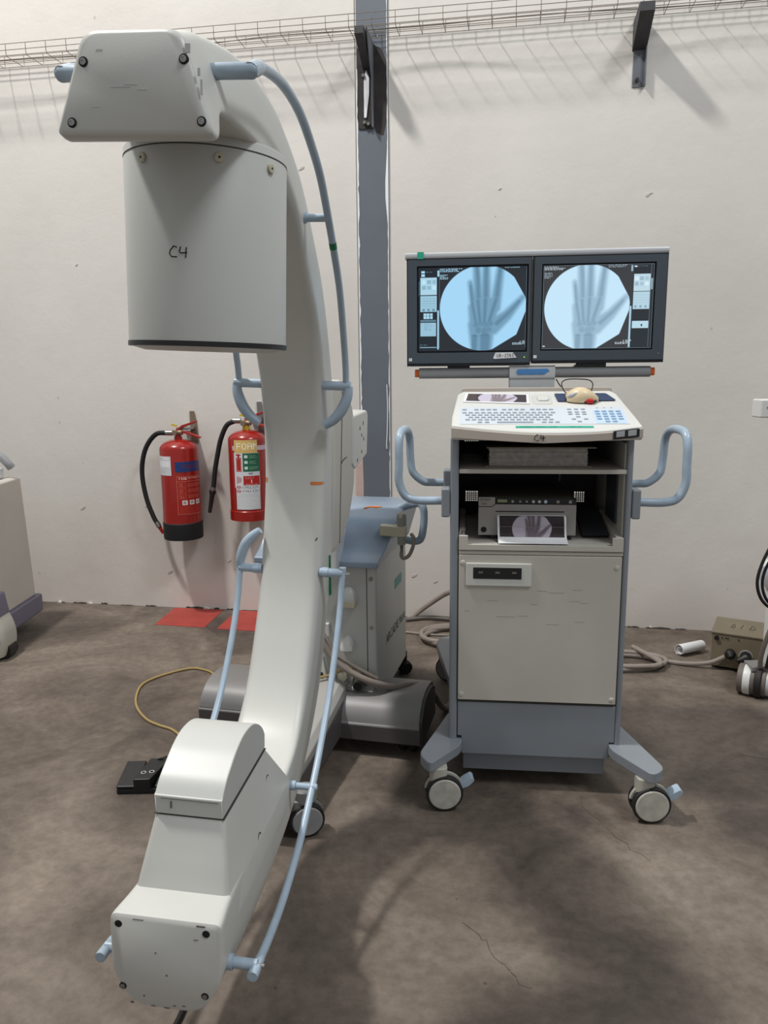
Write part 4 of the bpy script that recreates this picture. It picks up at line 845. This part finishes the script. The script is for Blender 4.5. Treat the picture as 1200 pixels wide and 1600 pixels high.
# --- hand rails
def crail(name, pts, r_, n=12): return cpart(name, MB().tube(crom(pts, 6), r_, n), 'blue')
up = [(-.25, .700), (-.19, .724), (-.07, .742), (.05, .736), (.15, .708), (.25, .665), (.34, .597), (.42, .528), (.495, .452), (.56, .345), (.60, .262), (.614, .205)]
lo = [(.611, -.300), (.585, -.40), (.53, -.50), (.449, -.605), (.34, -.700), (.244, -.764), (.124, -.826), (.04, -.850), (-.05, -.866), (-.15, -.868), (-.262, -.856)]
for s in (-1, 1):
    X = s*.150
    rl = crail('hand_rail', [(X, y, z) for y, z in up], .0088)
    part('end_fitting', MB().tube([(s*.085, -.25, .700), (s*.154, -.25, .700), (s*.161, -.25, .700)], [.0118, .0118, .007], 18), 'bluelite', rl, .001)
    part('rail_sleeve', MB().tube([(X, -.255, .698), (X, -.225, .712), (X, -.20, .722)], [.012, .0125, .0095], 14), 'bluelite', rl)
    part('rail_post', MB().cyl((s*.085, .34, .597), (s*.152, .34, .597), .0095, .0085), 'blue', rl); part('post_collar', MB().cyl((s*.085, .34, .597), (s*.100, .34, .597), .0125), 'blue', rl)
    part('rail_post', MB().cyl((s*.085, .612, .213), (s*.162, .612, .213), .0125), 'blue', rl)
    P = crom([(s*.157, .612, .213), (s*.154, .612, .185), (s*.140, .612, .150), (s*.118, .612, .122), (s*.092, .612, .104)], 6); n = len(P)
    part('rail_bow', MB().tube(P, [.0115+.004*math.sin(math.pi*i/(n-1)) for i in range(n)], 14), 'blue', rl)
    if s > 0: part('green_tape', MB().tube([(X, .392, .553), (X, .405, .541)], .0092, 14), 'green', rl)
    rw = crail('hand_rail', [(X, y, z) for y, z in lo], .0088)
    part('rail_post', MB().cyl((s*.085, .609, -.312), (s*.152, .609, -.312), .0125), 'blue', rw); part('post_collar', MB().cyl((s*.092, .609, -.312), (s*.110, .609, -.312), .0145), 'blue', rw)
    part('post_collar', MB().cyl((X, .611, -.324), (X, .611, -.296), .0105), 'blue', rw)
    if s > 0: part('screw', MB().cyl((.158, .609, -.312), (.170, .609, -.312), .0042, n=10), 'chrome', rw)
    if s < 0:
        P = crom([(-.150, .609, -.312), (-.148, .609, -.285), (-.134, .609, -.245), (-.112, .609, -.218), (-.090, .609, -.200)], 6); n = len(P)
        part('rail_bow', MB().tube(P, [.010+.005*math.sin(math.pi*i/(n-1)) for i in range(n)], 14), 'blue', rw)
    part('rail_post', MB().cyl((s*.080, .244, -.764), (s*.150, .244, -.764), .0085), 'blue', rw); part('post_collar', MB().cyl((s*.080, .244, -.764), (s*.108, .244, -.764), .012), 'blue', rw)
    part('rail_joint', MB().lathe([(0, -.011), (.008, -.009), (.011, 0), (.008, .009), (0, .011)], (s*.153, .244, -.764), 'x', 14), 'blue', rw)
    part('rail_post', MB().cyl((s*.070, -.235, -.855), (s*.152, -.235, -.855), .0105), 'bluelite', rw); part('post_collar', MB().cyl((s*.070, -.235, -.855), (s*.105, -.235, -.855), .0145), 'bluelite', rw)
    part('end_fitting', MB().tube([(X, -.21, -.862), (X, -.255, -.858), (X, -.262, -.858)], [.0098, .0112, .0105], 14), 'bluelite', rw)
    if s > 0: part('screw', MB().cyl((X+s*.004, -.235, -.855), (X+s*.016, -.235, -.855), .004, n=10), 'chrome', rw)
# --- carriage behind the arm
sp = [(.72, .205), (.88, .222), (.90, .216), (1.06, .135), (1.12, .06), (1.13, -.13), (1.088, -.19), (1.04, -.235), (.98, -.262), (.87, -.29), (.72, -.29)]
cpart('carriage', MB().prism('x', rpoly(sp, .02), -.095, .093), 'beige', bevel=.008, smooth=40)
cpart('carriage_front', MB().prism('x', rpoly([(.70, .20), (.865, .226), (.865, -.305), (.70, -.29)], .012), -.085, .089), 'enamel', bevel=.006, smooth=40)
cpart('seam_line', MB().box(.0895, .0945, .864, .868, -.285, .205), 'seam')
bk = cpart('mounting_block', MB().prism('x', rpoly([(1.06, .105), (1.36, .108), (1.385, .095), (1.385, -.06), (1.12, -.085), (1.06, -.06)], .012), -.09, .097), 'enamel', bevel=.01, smooth=40)
for (y, z) in ((1.27, .065), (1.20, .052), (1.24, .025), (1.29, .008), (1.25, -.035), (1.16, -.055)): part('screw', MB().lathe([(0, .0), (.007, .0), (.007, .0015), (0, .0015)], (.0965, y, z), 'x', 14), 'scuff', bk)
cpart('lift_column', MB().box(-.085, .03, 1.16, 1.34, -.46, .0), 'alugrey', bevel=.006)
strokes('pen_mark', [[(.868, -.032), (.90, -.024), (.96, -.022)]], lambda u, v: (.0945, u, v), .0012, 'ink', xm).matrix_local = CL
# green strap hanging beside the arm
cpart('green_strap', MB().prism('y', rpoly([(.086, -.285), (.097, -.285), (.099, -.34), (.102, -.405), (.095, -.41), (.090, -.34)], .002), .70, .7025), 'green')

# --- trolley (frame of the root: x right, -y toward the camera)
cab = part('cabinet', MB().prism('z', rpoly([(-.42, .07), (.035, .07), (.035, .60), (-.42, .60)], .012), .145, .704), 'enamel2', xm, .006)
part('panel_seam', MB().box(-.0035, -.0012, .0685, .072, .25, .70), 'seam', cab)
part('panel_seam', MB().box(-.30, -.0035, .0685, .072, .2685, .2700), 'seam', cab)
for z in (.641, .453): part('screw', MB().lathe([(0, -.002), (.008, -.002), (.008, .001), (0, .001)], (.014, .07, z), 'y', 14), 'steel', cab)
for (x, z, w_, h_, m_) in ((-.070, .585, .030, .055, 'enamel2'), (-.078, .392, .026, .050, 'white')):
    rings = []
    for t in np.linspace(0, 1, 9):
        wv = w_*math.sqrt(max(.0, 1-t*t))*1.0; dd = .040*math.sqrt(max(0, 1-t*t))
        rings.append([(x-wv*1.0, .072, z-h_*.5+h_*t), (x-wv*.9, .072-dd*.8, z-h_*.5+h_*t), (x-wv*.4, .072-dd, z-h_*.5+h_*t), (x+wv*.4, .072-dd, z-h_*.5+h_*t), (x+wv*.9, .072-dd*.8, z-h_*.5+h_*t), (x+wv*1.0, .072, z-h_*.5+h_*t)])
    v_ = part('cable_cowl', MB().loft(rings), m_, cab, smooth=50)
    if z > .5: part('cowl_lip', MB().box(x-w_, x+w_, .032, .07, z-h_*.5-.022, z-h_*.5), 'cream', v_, .003)
part('socket_cover', MB().box(-.172, -.148, .055, .072, .41, .462), 'white', cab, .003)
part('connector_block', MB().prism('y', rpoly([(-.215, .235), (-.150, .235), (-.168, .34), (-.195, .34)], .01), .035, .072), 'white', cab, .004)
part('connector_label', MB().box(-.205, -.17, .033, .036, .25, .275), 'dark', cab)
pg = part('round_connector', MB().lathe([(0, -.045), (.020, -.045), (.026, -.03), (.026, -.012), (.032, -.008), (.032, .004), (0, .004)], (-.030, .068, .236), 'y', 24), 'steel', cab)
part('connector_core', MB().lathe([(0, -.048), (.017, -.048), (.017, -.04), (0, -.04)], (-.030, .068, .236), 'y', 20), 'blackm', pg)
part('round_connector', MB().lathe([(0, -.03), (.018, -.03), (.02, .004), (0, .004)], (-.095, .068, .262), 'y', 20), 'cream', cab)
# side lettering and name plate
SIDE = Matrix(((0, 0, 1, .0354), (1, 0, 0, 0), (0, 1, 0, 0), (0, 0, 0, 1)))
lettering('side_lettering', 'ARCADIS Varic', .055, 'letter', cab, Matrix.Translation((0, .215, .336)) @ SIDE, sx=1.0)
part('name_plate', MB().box(.0348, .0362, .375, .50, .517, .557), 'tealdk', cab)
# curved blue hood
hp = [(.030, .690), (.030, .712), (.055, .722), (.085, .735), (.120, .762), (.155, .805), (.195, .846), (.25, .868), (.34, .874), (.46, .874), (.60, .86), (.60, .70), (.20, .70)]
top = [tuple(p)[:2] for p in crom([(a, b, 0) for a, b in hp[1:11]], 5)]
prof = [hp[0]]+top+hp[11:]
def hood_w(y, z): return .048+.050*max(0, min(1, (z-.70)/.17))
V0 = [(-.43, y, z) for y, z in prof]; V1 = [(hood_w(y, z), y, z) for y, z in prof]; n = len(prof)
hood = part('hood', MB().add(V0+V1, [tuple(range(n)), tuple(range(2*n-1, n-1, -1))]+[(i, i+n, (i+1) % n+n, (i+1) % n) for i in range(n)]), 'bluehood', xm, .005, 3)
part('hood_liner', MB().prism('x', [(.10, .70), (.115, .745), (.15, .79), (.19, .835), (.24, .858), (.60, .85), (.60, .70)], -.40, .045), 'enamel2', xm, .003)
part('orange_tape', MB().prism('z', [(-.070, .25), (-.050, .275), (-.020, .27), (-.005, .285), (-.02, .30), (-.06, .29)], .870, .874).xf(Matrix.Translation((.012, .0, .0005))), 'orangetape', hood)
hd = part('hood_handle', MB().tube(crom([(.075, .30, .868), (.125, .27, .888), (.160, .25, .898), (.178, .24, .885), (.182, .24, .845), (.176, .24, .785), (.162, .25, .755), (.13, .26, .748), (.085, .28, .752)], 6), .0145, 12), 'blue', xm)
if 0: part('hood_handle', MB().tube(crom([(-.46, .30, .868), (-.51, .27, .888), (-.55, .25, .895), (-.562, .24, .84), (-.556, .24, .775), (-.52, .26, .748), (-.46, .28, .752)], 6), .0145, 12), 'blue', xm)
# hand switch in its clip
hs = part('hand_switch', MB().tube([(.118, .13, .762), (.118, .13, .764), (.118, .13, .862), (.118, .13, .878), (.118, .13, .884)], [.010, .0155, .0185, .016, .008], 18), 'switch', xm)
part('switch_button', MB().cyl((.118, .116, .872), (.118, .110, .872), .007), 'cream', hs)
part('strain_relief', MB().tube([(.118, .13, .764), (.118, .13, .735)], [.007, .005], 12), 'cabled', hs)
part('coiled_cord', MB().tube(crom([(.118, .13, .738), (.117, .128, .722), (.125, .125, .712), (.145, .125, .722), (.160, .13, .755), (.162, .14, .785), (.150, .15, .800)], 6), .0068, 10), 'cable', hs)
part('switch_clip', MB().prism('z', rpoly([(.035, .12), (.100, .108), (.138, .112), (.138, .148), (.100, .150), (.035, .16)], .008), .795, .833), 'cream', xm, .003)
# cross member and longitudinal beam
cp = [(-.052, .060), (-.052, .125), (-.040, .158), (-.012, .188), (.03, .208), (.09, .216), (.17, .210), (.24, .19), (.26, .15), (.26, .07)]
part('cross_member', MB().prism('x', cp[:2]+[tuple(p)[:2] for p in crom([(a, b, 0) for a, b in cp[1:9]], 4)]+cp[9:], -.645, .218), 'leggrey', xm, .006, 3)
part('lower_band', MB().prism('x', [(-.056, .062), (-.056, .122), (.262, .122), (.262, .062)], -.647, .222), 'legdark', xm, .003)
part('end_plate', MB().prism('x', [(-.04, .05), (-.040, .148), (.03, .198), (.09, .206), (.17, .20), (.245, .17), (.25, .05)], .216, .226), 'legdark', xm, .003)
part('long_beam', MB().loft([[(-.345, y, z0), (-.078, y, z0), (-.078, y, z1-.02), (-.098, y, z1), (-.325, y, z1), (-.345, y, z1-.02)] for (y, z0, z1) in ((.20, .10, .262), (.06, .10, .255), (-.05, .09, .235), (-.35, .085, .195), (-.60, .09, .175), (-.64, .10, .165))]), 'beamgrey', xm, .004)
part('beam_skirt', MB().loft([[(-.349, y, z0), (-.074, y, z0), (-.074, y, z1), (-.349, y, z1)] for (y, z0, z1) in ((.10, .07, .20), (-.05, .07, .185), (-.35, .07, .15), (-.62, .09, .14))]), 'legdark', xm, .004)
part('deck', MB().prism('x', [(.03, .20), (.069, .235), (.60, .235), (.60, .15), (.03, .15)], -.415, .025), 'beamgrey', xm, .004)
part('caster_socket', MB().cyl((-.042, -.550, .110), (-.042, -.550, .150), .036, n=28), 'leggrey', xm, .004)
part('caster_socket', MB().cyl((-.37, -.552, .110), (-.37, -.552, .150), .036, n=28), 'leggrey', xm, .004)
caster(xm, -.040, -.550, 28, 'greycap', .054, fork='leggrey', lever=False, z_top=.12); caster(xm, -.37, -.552, -15, 'greycap', .054, fork='leggrey', lever=False, z_top=.12)
caster(xm, .165, .03, 80, 'black', .036, fork='black', lever=False, z_top=.10); caster(xm, -.58, .03, 80, 'black', .036, fork='black', lever=False, z_top=.10)
caster(xm, -.01, .76, 40, 'black', .030, fork='black', lever=False, z_top=.11); caster(xm, -.37, .76, 40, 'black', .030, fork='black', lever=False, z_top=.11)
part('rear_beam', MB().box(-.38, -.02, .55, .78, .10, .15), 'legdark', xm, .004)
# cables running from the cabinet over the base
part('power_cable', MB().tube(crom([(-.30, .05, .60), (-.22, .03, .50), (-.175, .0, .44), (-.114, .0, .345), (-.06, .01, .30), (.0, .02, .268), (.05, .04, .245), (.10, .08, .222), (.15, .14, .21), (.20, .24, .16), (.235, .33, .05), (.25, .40, .012), (.29, .55, .011), (.33, .70, .011)], 6), .0125, 10), 'cable', xm)
part('power_cable', MB().tube(crom([(-.30, .05, .57), (-.20, .035, .48), (-.15, .02, .42), (-.114, .015, .362), (-.06, .03, .32), (.0, .04, .285), (.04, .05, .262)], 6), .008, 10), 'cable', xm)
part('signal_cable', MB().tube(crom([(-.26, -.03, .262), (-.20, .0, .262), (-.14, .035, .268), (-.095, .048, .288), (-.05, .045, .298), (-.012, .045, .285), (.004, .05, .262)], 6), .0048, 8), 'cabley', xm)
# ================================================================== THINGS ON THE FLOOR AND AT THE EDGES
# foot pedal with its yellow cable
fpd = thing('foot_pedal', 'black foot pedal with a yellow cable on the floor left of the x-ray machine', 'foot pedal', (-.785, 2.44, 0), 2)
part('base', MB().box(-.128, .12, -.062, .078, .0, .018), 'black', fpd, .004)
for s, (x0, x1) in ((-1, (-.128, -.060)), (1, (.0, .120))):
    part('pedal', MB().prism('x', [(-.064, .020), (-.064, .030), (.078, .048), (.078, .020)], x0, x1), 'black', fpd, .004)
part('bridge', MB().prism('z', rpoly([(-.070, -.066), (-.012, -.066), (.024, .072), (-.046, .078)], .006), .018, .056), 'black', fpd, .006)
part('cable_boot', MB().tube([(-.008, .06, .045), (.0, .10, .038), (.004, .13, .03)], [.018, .012, .006], 12), 'black', fpd)
for (x, y) in ((-.045, -.022), (-.018, -.018)): part('printed_symbol', MB().lathe([(.009, .0715), (.009, .0725), (.006, .0725), (.006, .0715)], (x, y, -.0155), 'z', 16), 'alu', fpd)
Pw = [(-.784, 2.57, .030), (-.785, 2.62, .010), (-.788, 2.70, .006), (-.80, 2.775, .006), (-.85, 2.838, .006), (-.91, 2.875, .006), (-.977, 2.93, .006), (-1.05, 3.04, .006), (-1.091, 3.157, .006), (-1.105, 3.28, .006), (-1.07, 3.36, .006), (-1.0, 3.43, .006), (-.94, 3.468, .006), (-.892, 3.468, .006), (-.82, 3.42, .006), (-.78, 3.34, .006), (-.74, 3.30, .006), (-.66, 3.42, .006), (-.60, 3.43, .006), (-.52, 3.30, .006)]
A = (Matrix.Translation(fpd.location) @ Matrix.Rotation(rad(2), 4, 'Z')).inverted()
part('cable', MB().tube(crom([A @ Vector(p) for p in Pw], 6), .0052, 8), 'cabley', fpd)
part('cable', MB().tube(crom([A @ Vector(p) for p in [(-.71, 2.54, .03), (-.70, 2.64, .008), (-.67, 2.74, .006), (-.60, 2.86, .006)]], 6), .004, 8), 'cable', fpd)
# grey power cables behind the cart
def coil(name, label, cx, cy, rx, ry, turns, r, z0=.012, extra=None, m='cable', seedv=1, group=None):
    rnd = random.Random(seedv); P = []
    N = turns*10
    for i in range(N):
        a = 2*math.pi*i/10; k = 1+.14*math.sin(i*.7+seedv)+rnd.uniform(-.04, .04)
        P.append((cx+rx*k*math.cos(a)+rnd.uniform(-.01, .01), cy+ry*k*math.sin(a), z0+r*.55*(i/10)*1.2))
    if extra: P += extra
    return tag(part(name, MB().tube(crom(P, 4), r, 9), m), label, 'cable', group)
coil('coiled_cable', 'coil of grey cable on the floor between the x-ray machine and the monitor cart', .36, 3.86, .165, .14, 3, .0125, extra=[(.45, 4.0, .05), (.5, 4.05, .0125), (.7, 4.02, .0125)], seedv=2)
coil('coiled_cable', 'coiled grey cable right of the monitor cart, plugged into the khaki box', 1.13, 3.47, .20, .10, 3, .011, extra=[(1.22, 3.60, .045), (1.32, 3.52, .012), (1.42, 3.46, .012), (1.52, 3.42, .03), (1.585, 3.395, .070)], seedv=5)
def floor_cable(label, P, r, m='cable'): return tag(part('floor_cable', MB().tube(crom(P, 6), r, 9), m), label, 'cable', 'cables behind the monitor cart')
floor_cable('thick grey cable rising from the wall base to the back of the monitor cart', [(-.1, 4.0, .013), (.05, 4.08, .013), (.14, 4.17, .013), (.25, 4.155, .10), (.36, 4.05, .20), (.45, 3.85, .24), (.52, 3.4, .24), (.56, 3.02, .30)], .014)
floor_cable('brown-grey cable lying against the wall base behind the monitor cart', [(-.2, 4.10, .02), (.05, 4.13, .012), (.14, 4.155, .014), (.24, 4.18, .014), (.36, 4.14, .018), (.48, 4.10, .014), (.8, 4.06, .012)], .0125, 'cabled')
floor_cable('thin grey cable lying straight across the floor behind the monitor cart', [(.0, 3.98, .007), (.13, 3.95, .007), (.22, 3.915, .007), (.36, 3.90, .007), (.6, 3.92, .007)], .006)
# cap of a tube (white roll)
wr = tag(part('paper_roll', MB(), 'whitep'), 'small white rolled sheet lying on the floor left of the khaki box', 'paper roll')
bpy.data.objects.remove(wr)
sp_ = []
for i in range(30):
    a = rad(-60+i*17); rr = .030-.0006*i; sp_.append((rr*math.cos(a), rr*math.sin(a)))
V = []; 
d = Vector((.72, .32, 0)).normalized(); sd = Vector((-d.y, d.x, 0))
for L in (0, .15):
    for off in (0, .0022):
        for (a, b) in sp_:
            n_ = Vector((a, b)).normalized()*off; V.append(tuple(Vector((1.445, 3.585, .031))+d*L+sd*(a+n_.x)+Vector((0, 0, b+n_.y))))
n = len(sp_); F = []
for i in range(n-1): F += [(i, i+1, 2*n+i+1, 2*n+i), (n+i, 3*n+i, 3*n+i+1, n+i+1), (i, n+i, n+i+1, i+1), (2*n+i, 2*n+i+1, 3*n+i+1, 3*n+i)]
F += [(0, 2*n, 3*n, n), (n-1, 2*n-1, 4*n-1, 3*n-1)]
tag(part('paper_roll', MB().add(V, F), 'whitep', smooth=50), 'small white rolled sheet lying on the floor left of the khaki box', 'paper roll')
# khaki isolating box
kb = thing('power_box', 'khaki metal power box with black plug standing on the floor near the wall', 'power box', (1.535, 3.440, 0), -29)
part('housing', MB().box(0, .26, 0, .24, .012, .175), 'khaki', kb, .003)
part('lid', MB().box(-.004, .264, -.004, .244, .170, .180), 'khaki', kb, .003)
part('side_plate', MB().box(.2595, .2625, .02, .23, .03, .168), 'brownside', kb)
for (x, y) in ((.03, .03), (.23, .03), (.03, .21), (.23, .21)): part('rubber_foot', MB().cyl((x, y, 0), (x, y, .014), .014), 'rubber', kb)
part('plug', MB().tube([(.085, -.002, .085), (.085, -.03, .085), (.09, -.045, .078)], [.022, .024, .010], 18), 'black', kb); part('plug', MB().tube([(.150, -.002, .080), (.150, -.045, .078), (.12, -.055, .07)], [.026, .028, .010], 18), 'black', kb)
part('socket_ring', MB().lathe([(.030, -.003), (.030, .002), (.024, .002), (.024, -.003)], (.150, 0, .080), 'y', 24), 'alu', kb)
part('fuse_holder', MB().cyl((.022, -.012, .152), (.022, .002, .152), .010), 'black', kb)
for x in (.045, .060, .070, .115): part('vent_hole', MB().cyl((x, -.0045, .155), (x, .0, .155), .003, n=8), 'black', kb)
pl = part('switch_plate', MB().box(.215, .248, -.003, .001, .118, .160), 'cream', kb); part('rocker_switch', MB().box(.221, .243, -.008, .001, .137, .156), 'black', kb, .002); part('switch_text', MB().box(.219, .245, -.0038, -.002, .124, .131), 'brownside', kb)
strokes('handwriting', [[(.02, .1), (.05, .5), (.10, .62), (.13, .3), (.08, .05), (.03, .1)], [(.3, .1), (.34, .62)], [(.55, .1), (.60, .62), (.68, .6), (.72, .3), (.64, .12), (.55, .1)]], lambda u, v: (.07+u*.15, .08+v*.11, .1803), .0022, 'scuff', kb)
# machine cut by the right edge of the frame
rm = thing('mobile_stand', 'white machine stand with looped black cables, cut off by the right edge', 'machine', (1.665, 3.12, 0), 0)
part('body', MB().prism('x', rpoly([(-.16, .06), (.15, .06), (.15, .80), (.06, .80), (-.16, .345)], .02), .02+.0, .42), 'white', rm, .01)
part('column', MB().box(.10, .22, .02, .14, .76, 1.30), 'white', rm, .008)
arm_ = part('arm', MB().box(-.150, .35, -.02, .06, 1.195, 1.268), 'white', rm, .006)
strokes('marker_writing', [[(.6, .8), (.3, .95), (.1, .7), (.3, .45), (.6, .6), (.6, .8), (.55, .3), (.3, .05)]], lambda u, v: (-.128+u*.030, -.0215, 1.212+v*.036), .0012, 'scuff', arm_)
part('small_knob', MB().box(-.022, .03, .0, .03, .728, .752), 'white', rm, .003)
part('side_bulge', MB().tube([(-.01, .10, .58), (-.005, .10, .56), (.01, .10, .50), (.02, .10, .44)], [.012, .035, .045, .02], 16), 'white', rm)
wh = part('wheel_unit', MB().cyl((-.175, .06, .078), (-.06, -.02, .078), .078, n=36), 'cabled', rm, .008)
A = Matrix.Translation((-.175, .06, .078)) @ Matrix.Rotation(rad(-35), 4, 'Z')
part('front_band', MB().lathe([(.080, .030), (.082, .035), (.082, .060), (.080, .065), (.07, .065), (.07, .03)], (0, 0, 0), 'x', 36).xf(A), 'white', wh)
part('rubber_ring', MB().lathe([(.082, .085), (.090, .09), (.090, .115), (.082, .12), (.07, .12), (.07, .085)], (0, 0, 0), 'x', 36).xf(A), 'rubber', wh)
part('end_disc', MB().lathe([(.0, .160), (.062, .160), (.070, .152), (.070, .13), (0, .13)], (0, 0, 0), 'x', 36).xf(A), 'alu', wh)
dd = part('face_plate', MB().cyl((-.02, -.065, .10), (-.012, -.078, .10), .044, n=28), 'white', wh, .003)
for (x, z) in ((-.038, .105), (.008, .088)): part('hole', MB().cyl((x, -.074, z), (x+.002, -.079, z), .005, n=10), 'ink', wh)
part('top_box', MB().box(-.15, -.06, -.03, .07, .14, .17), 'leggrey', rm, .006)
part('red_plug', MB().tube([(.005, -.07, .06), (.003, -.075, .02), (.003, -.075, .006)], [.010, .010, .004], 12), 'redlead', rm); part('metal_plug', MB().tube([(-.035, -.07, .05), (-.037, -.075, .006)], .008, 12), 'steel', rm)
for nm in ('wheel_unit', 'top_box', 'red_plug', 'metal_plug'):
    for o in list(rm.children):
        if o.name.split('.')[0] == nm: o.scale = (.82,)*3; o.location = (.022, 0, 0)
for (P, r_, m_) in (
    ([(.03, -.02, .86), (-.03, -.05, .80), (-.075, -.06, .70), (-.115, -.06, .60), (-.128, -.06, .52), (-.105, -.06, .45), (-.05, -.05, .405), (.02, -.03, .40)], .0065, 'blackm'),
    ([(.04, -.02, .84), (-.01, -.04, .76), (-.055, -.05, .66), (-.095, -.05, .57), (-.100, -.05, .50), (-.075, -.05, .44), (-.02, -.04, .40)], .006, 'navy'),
    ([(.03, -.03, .83), (-.015, -.04, .72), (-.045, -.05, .62), (-.060, -.05, .52), (-.055, -.05, .46), (-.02, -.05, .42), (.03, -.03, .41)], .014, 'blackm'),
    ([(-.01, -.04, .42), (-.035, -.05, .36), (-.062, -.05, .28), (-.075, -.04, .20), (-.072, -.03, .14)], .010, 'cabled'),
    ([(.01, -.05, .42), (-.015, -.06, .36), (-.035, -.06, .28), (-.045, -.05, .20), (-.048, -.04, .14)], .0085, 'blackm'),
    ([(.03, -.05, .42), (.005, -.06, .33), (-.018, -.06, .25), (-.03, -.06, .18), (-.032, -.05, .14)], .0065, 'blackm')):
    part('cable', MB().tube(crom(P, 6), r_, 9), m_, rm)
# machine cut by the left edge of the frame
lm = thing('mobile_unit', 'beige wheeled machine with lilac base, cut off by the left edge', 'machine', (-1.98, 4.05, 0), 0)
part('cabinet', MB().loft([[(p[0], p[1], z) for p in rpoly([(-.60, -.55), (x1, -.55), (x1, .12), (-.60, .12)], .02)] for (z, x1) in ((.17, .02), (.50, .008), (.845, -.005))]), 'beige', lm, .015, 3)
part('base_bar', MB().box(-.60, .040, -.50, .15, .075, .175), 'purple', lm, .01)
part('top_box', MB().box(-.35, -.058, -.30, .05, .845, .905), 'alugrey', lm, .01)
part('handle', MB().tube(crom([(-.22, .02, .97), (-.12, .03, .985), (-.075, .04, .970), (-.035, .05, .925), (-.022, .06, .900)], 6), .022, 12), 'barngrey', lm)
part('handle_stem', MB().tube([(-.14, .03, .98), (-.15, .03, .88)], .02, 12), 'barngrey', lm)
bb = part('bumper', MB().prism('y', rpoly([(-.30, .15), (.085, .215), (.068, .325), (-.30, .26)], .01), -.44, -.32), 'purple', lm, .01)
rings = []
for t in np.linspace(0, 1, 10):
    z = .02+.205*t; k = math.sin(math.pi*(.25+.6*t))**.5; rings.append([(p[0], p[1], z) for p in rpoly([(-.30, -.47), (.112*k, -.47), (.112*k, -.30), (-.30, -.30)], .04)])
ft = part('foot_cover', MB().loft(rings), 'castf', lm, smooth=50)
part('wheel', MB().cyl((.08, -.42, .04), (.08, -.34, .04), .04, n=24), 'black', lm)
strokes('marker_writing', [[(.5, .9), (.2, .9), (.1, .5), (.2, .1), (.5, .1)], [(.7, .9), (.7, .1), (.95, .3), (.95, .8), (.7, .9)]], lambda u, v: (.03+.07*u, -.4725, .085+.035*v), .0016, 'scuff', ft)
strokes('faded_lettering', [[(0, .5), (.3, .6), (.6, .5), (1, .8)], [(0, .2), (.5, .3), (1, .5)]], lambda u, v: (.0+.0055, -.40+.20*u, .70+.02*v), .0015, 'scuff', lm)
# black cable with a white tip on the floor in front
tag(part('floor_cable', MB().tube(crom([(-.455, 1.50, .006), (-.462, 1.44, .006), (-.478, 1.38, .006), (-.50, 1.30, .006), (-.55, 1.15, .006)], 6), .0065, 9), 'blackm'), 'short black cable on the floor below the lower end of the C-arm', 'cable')
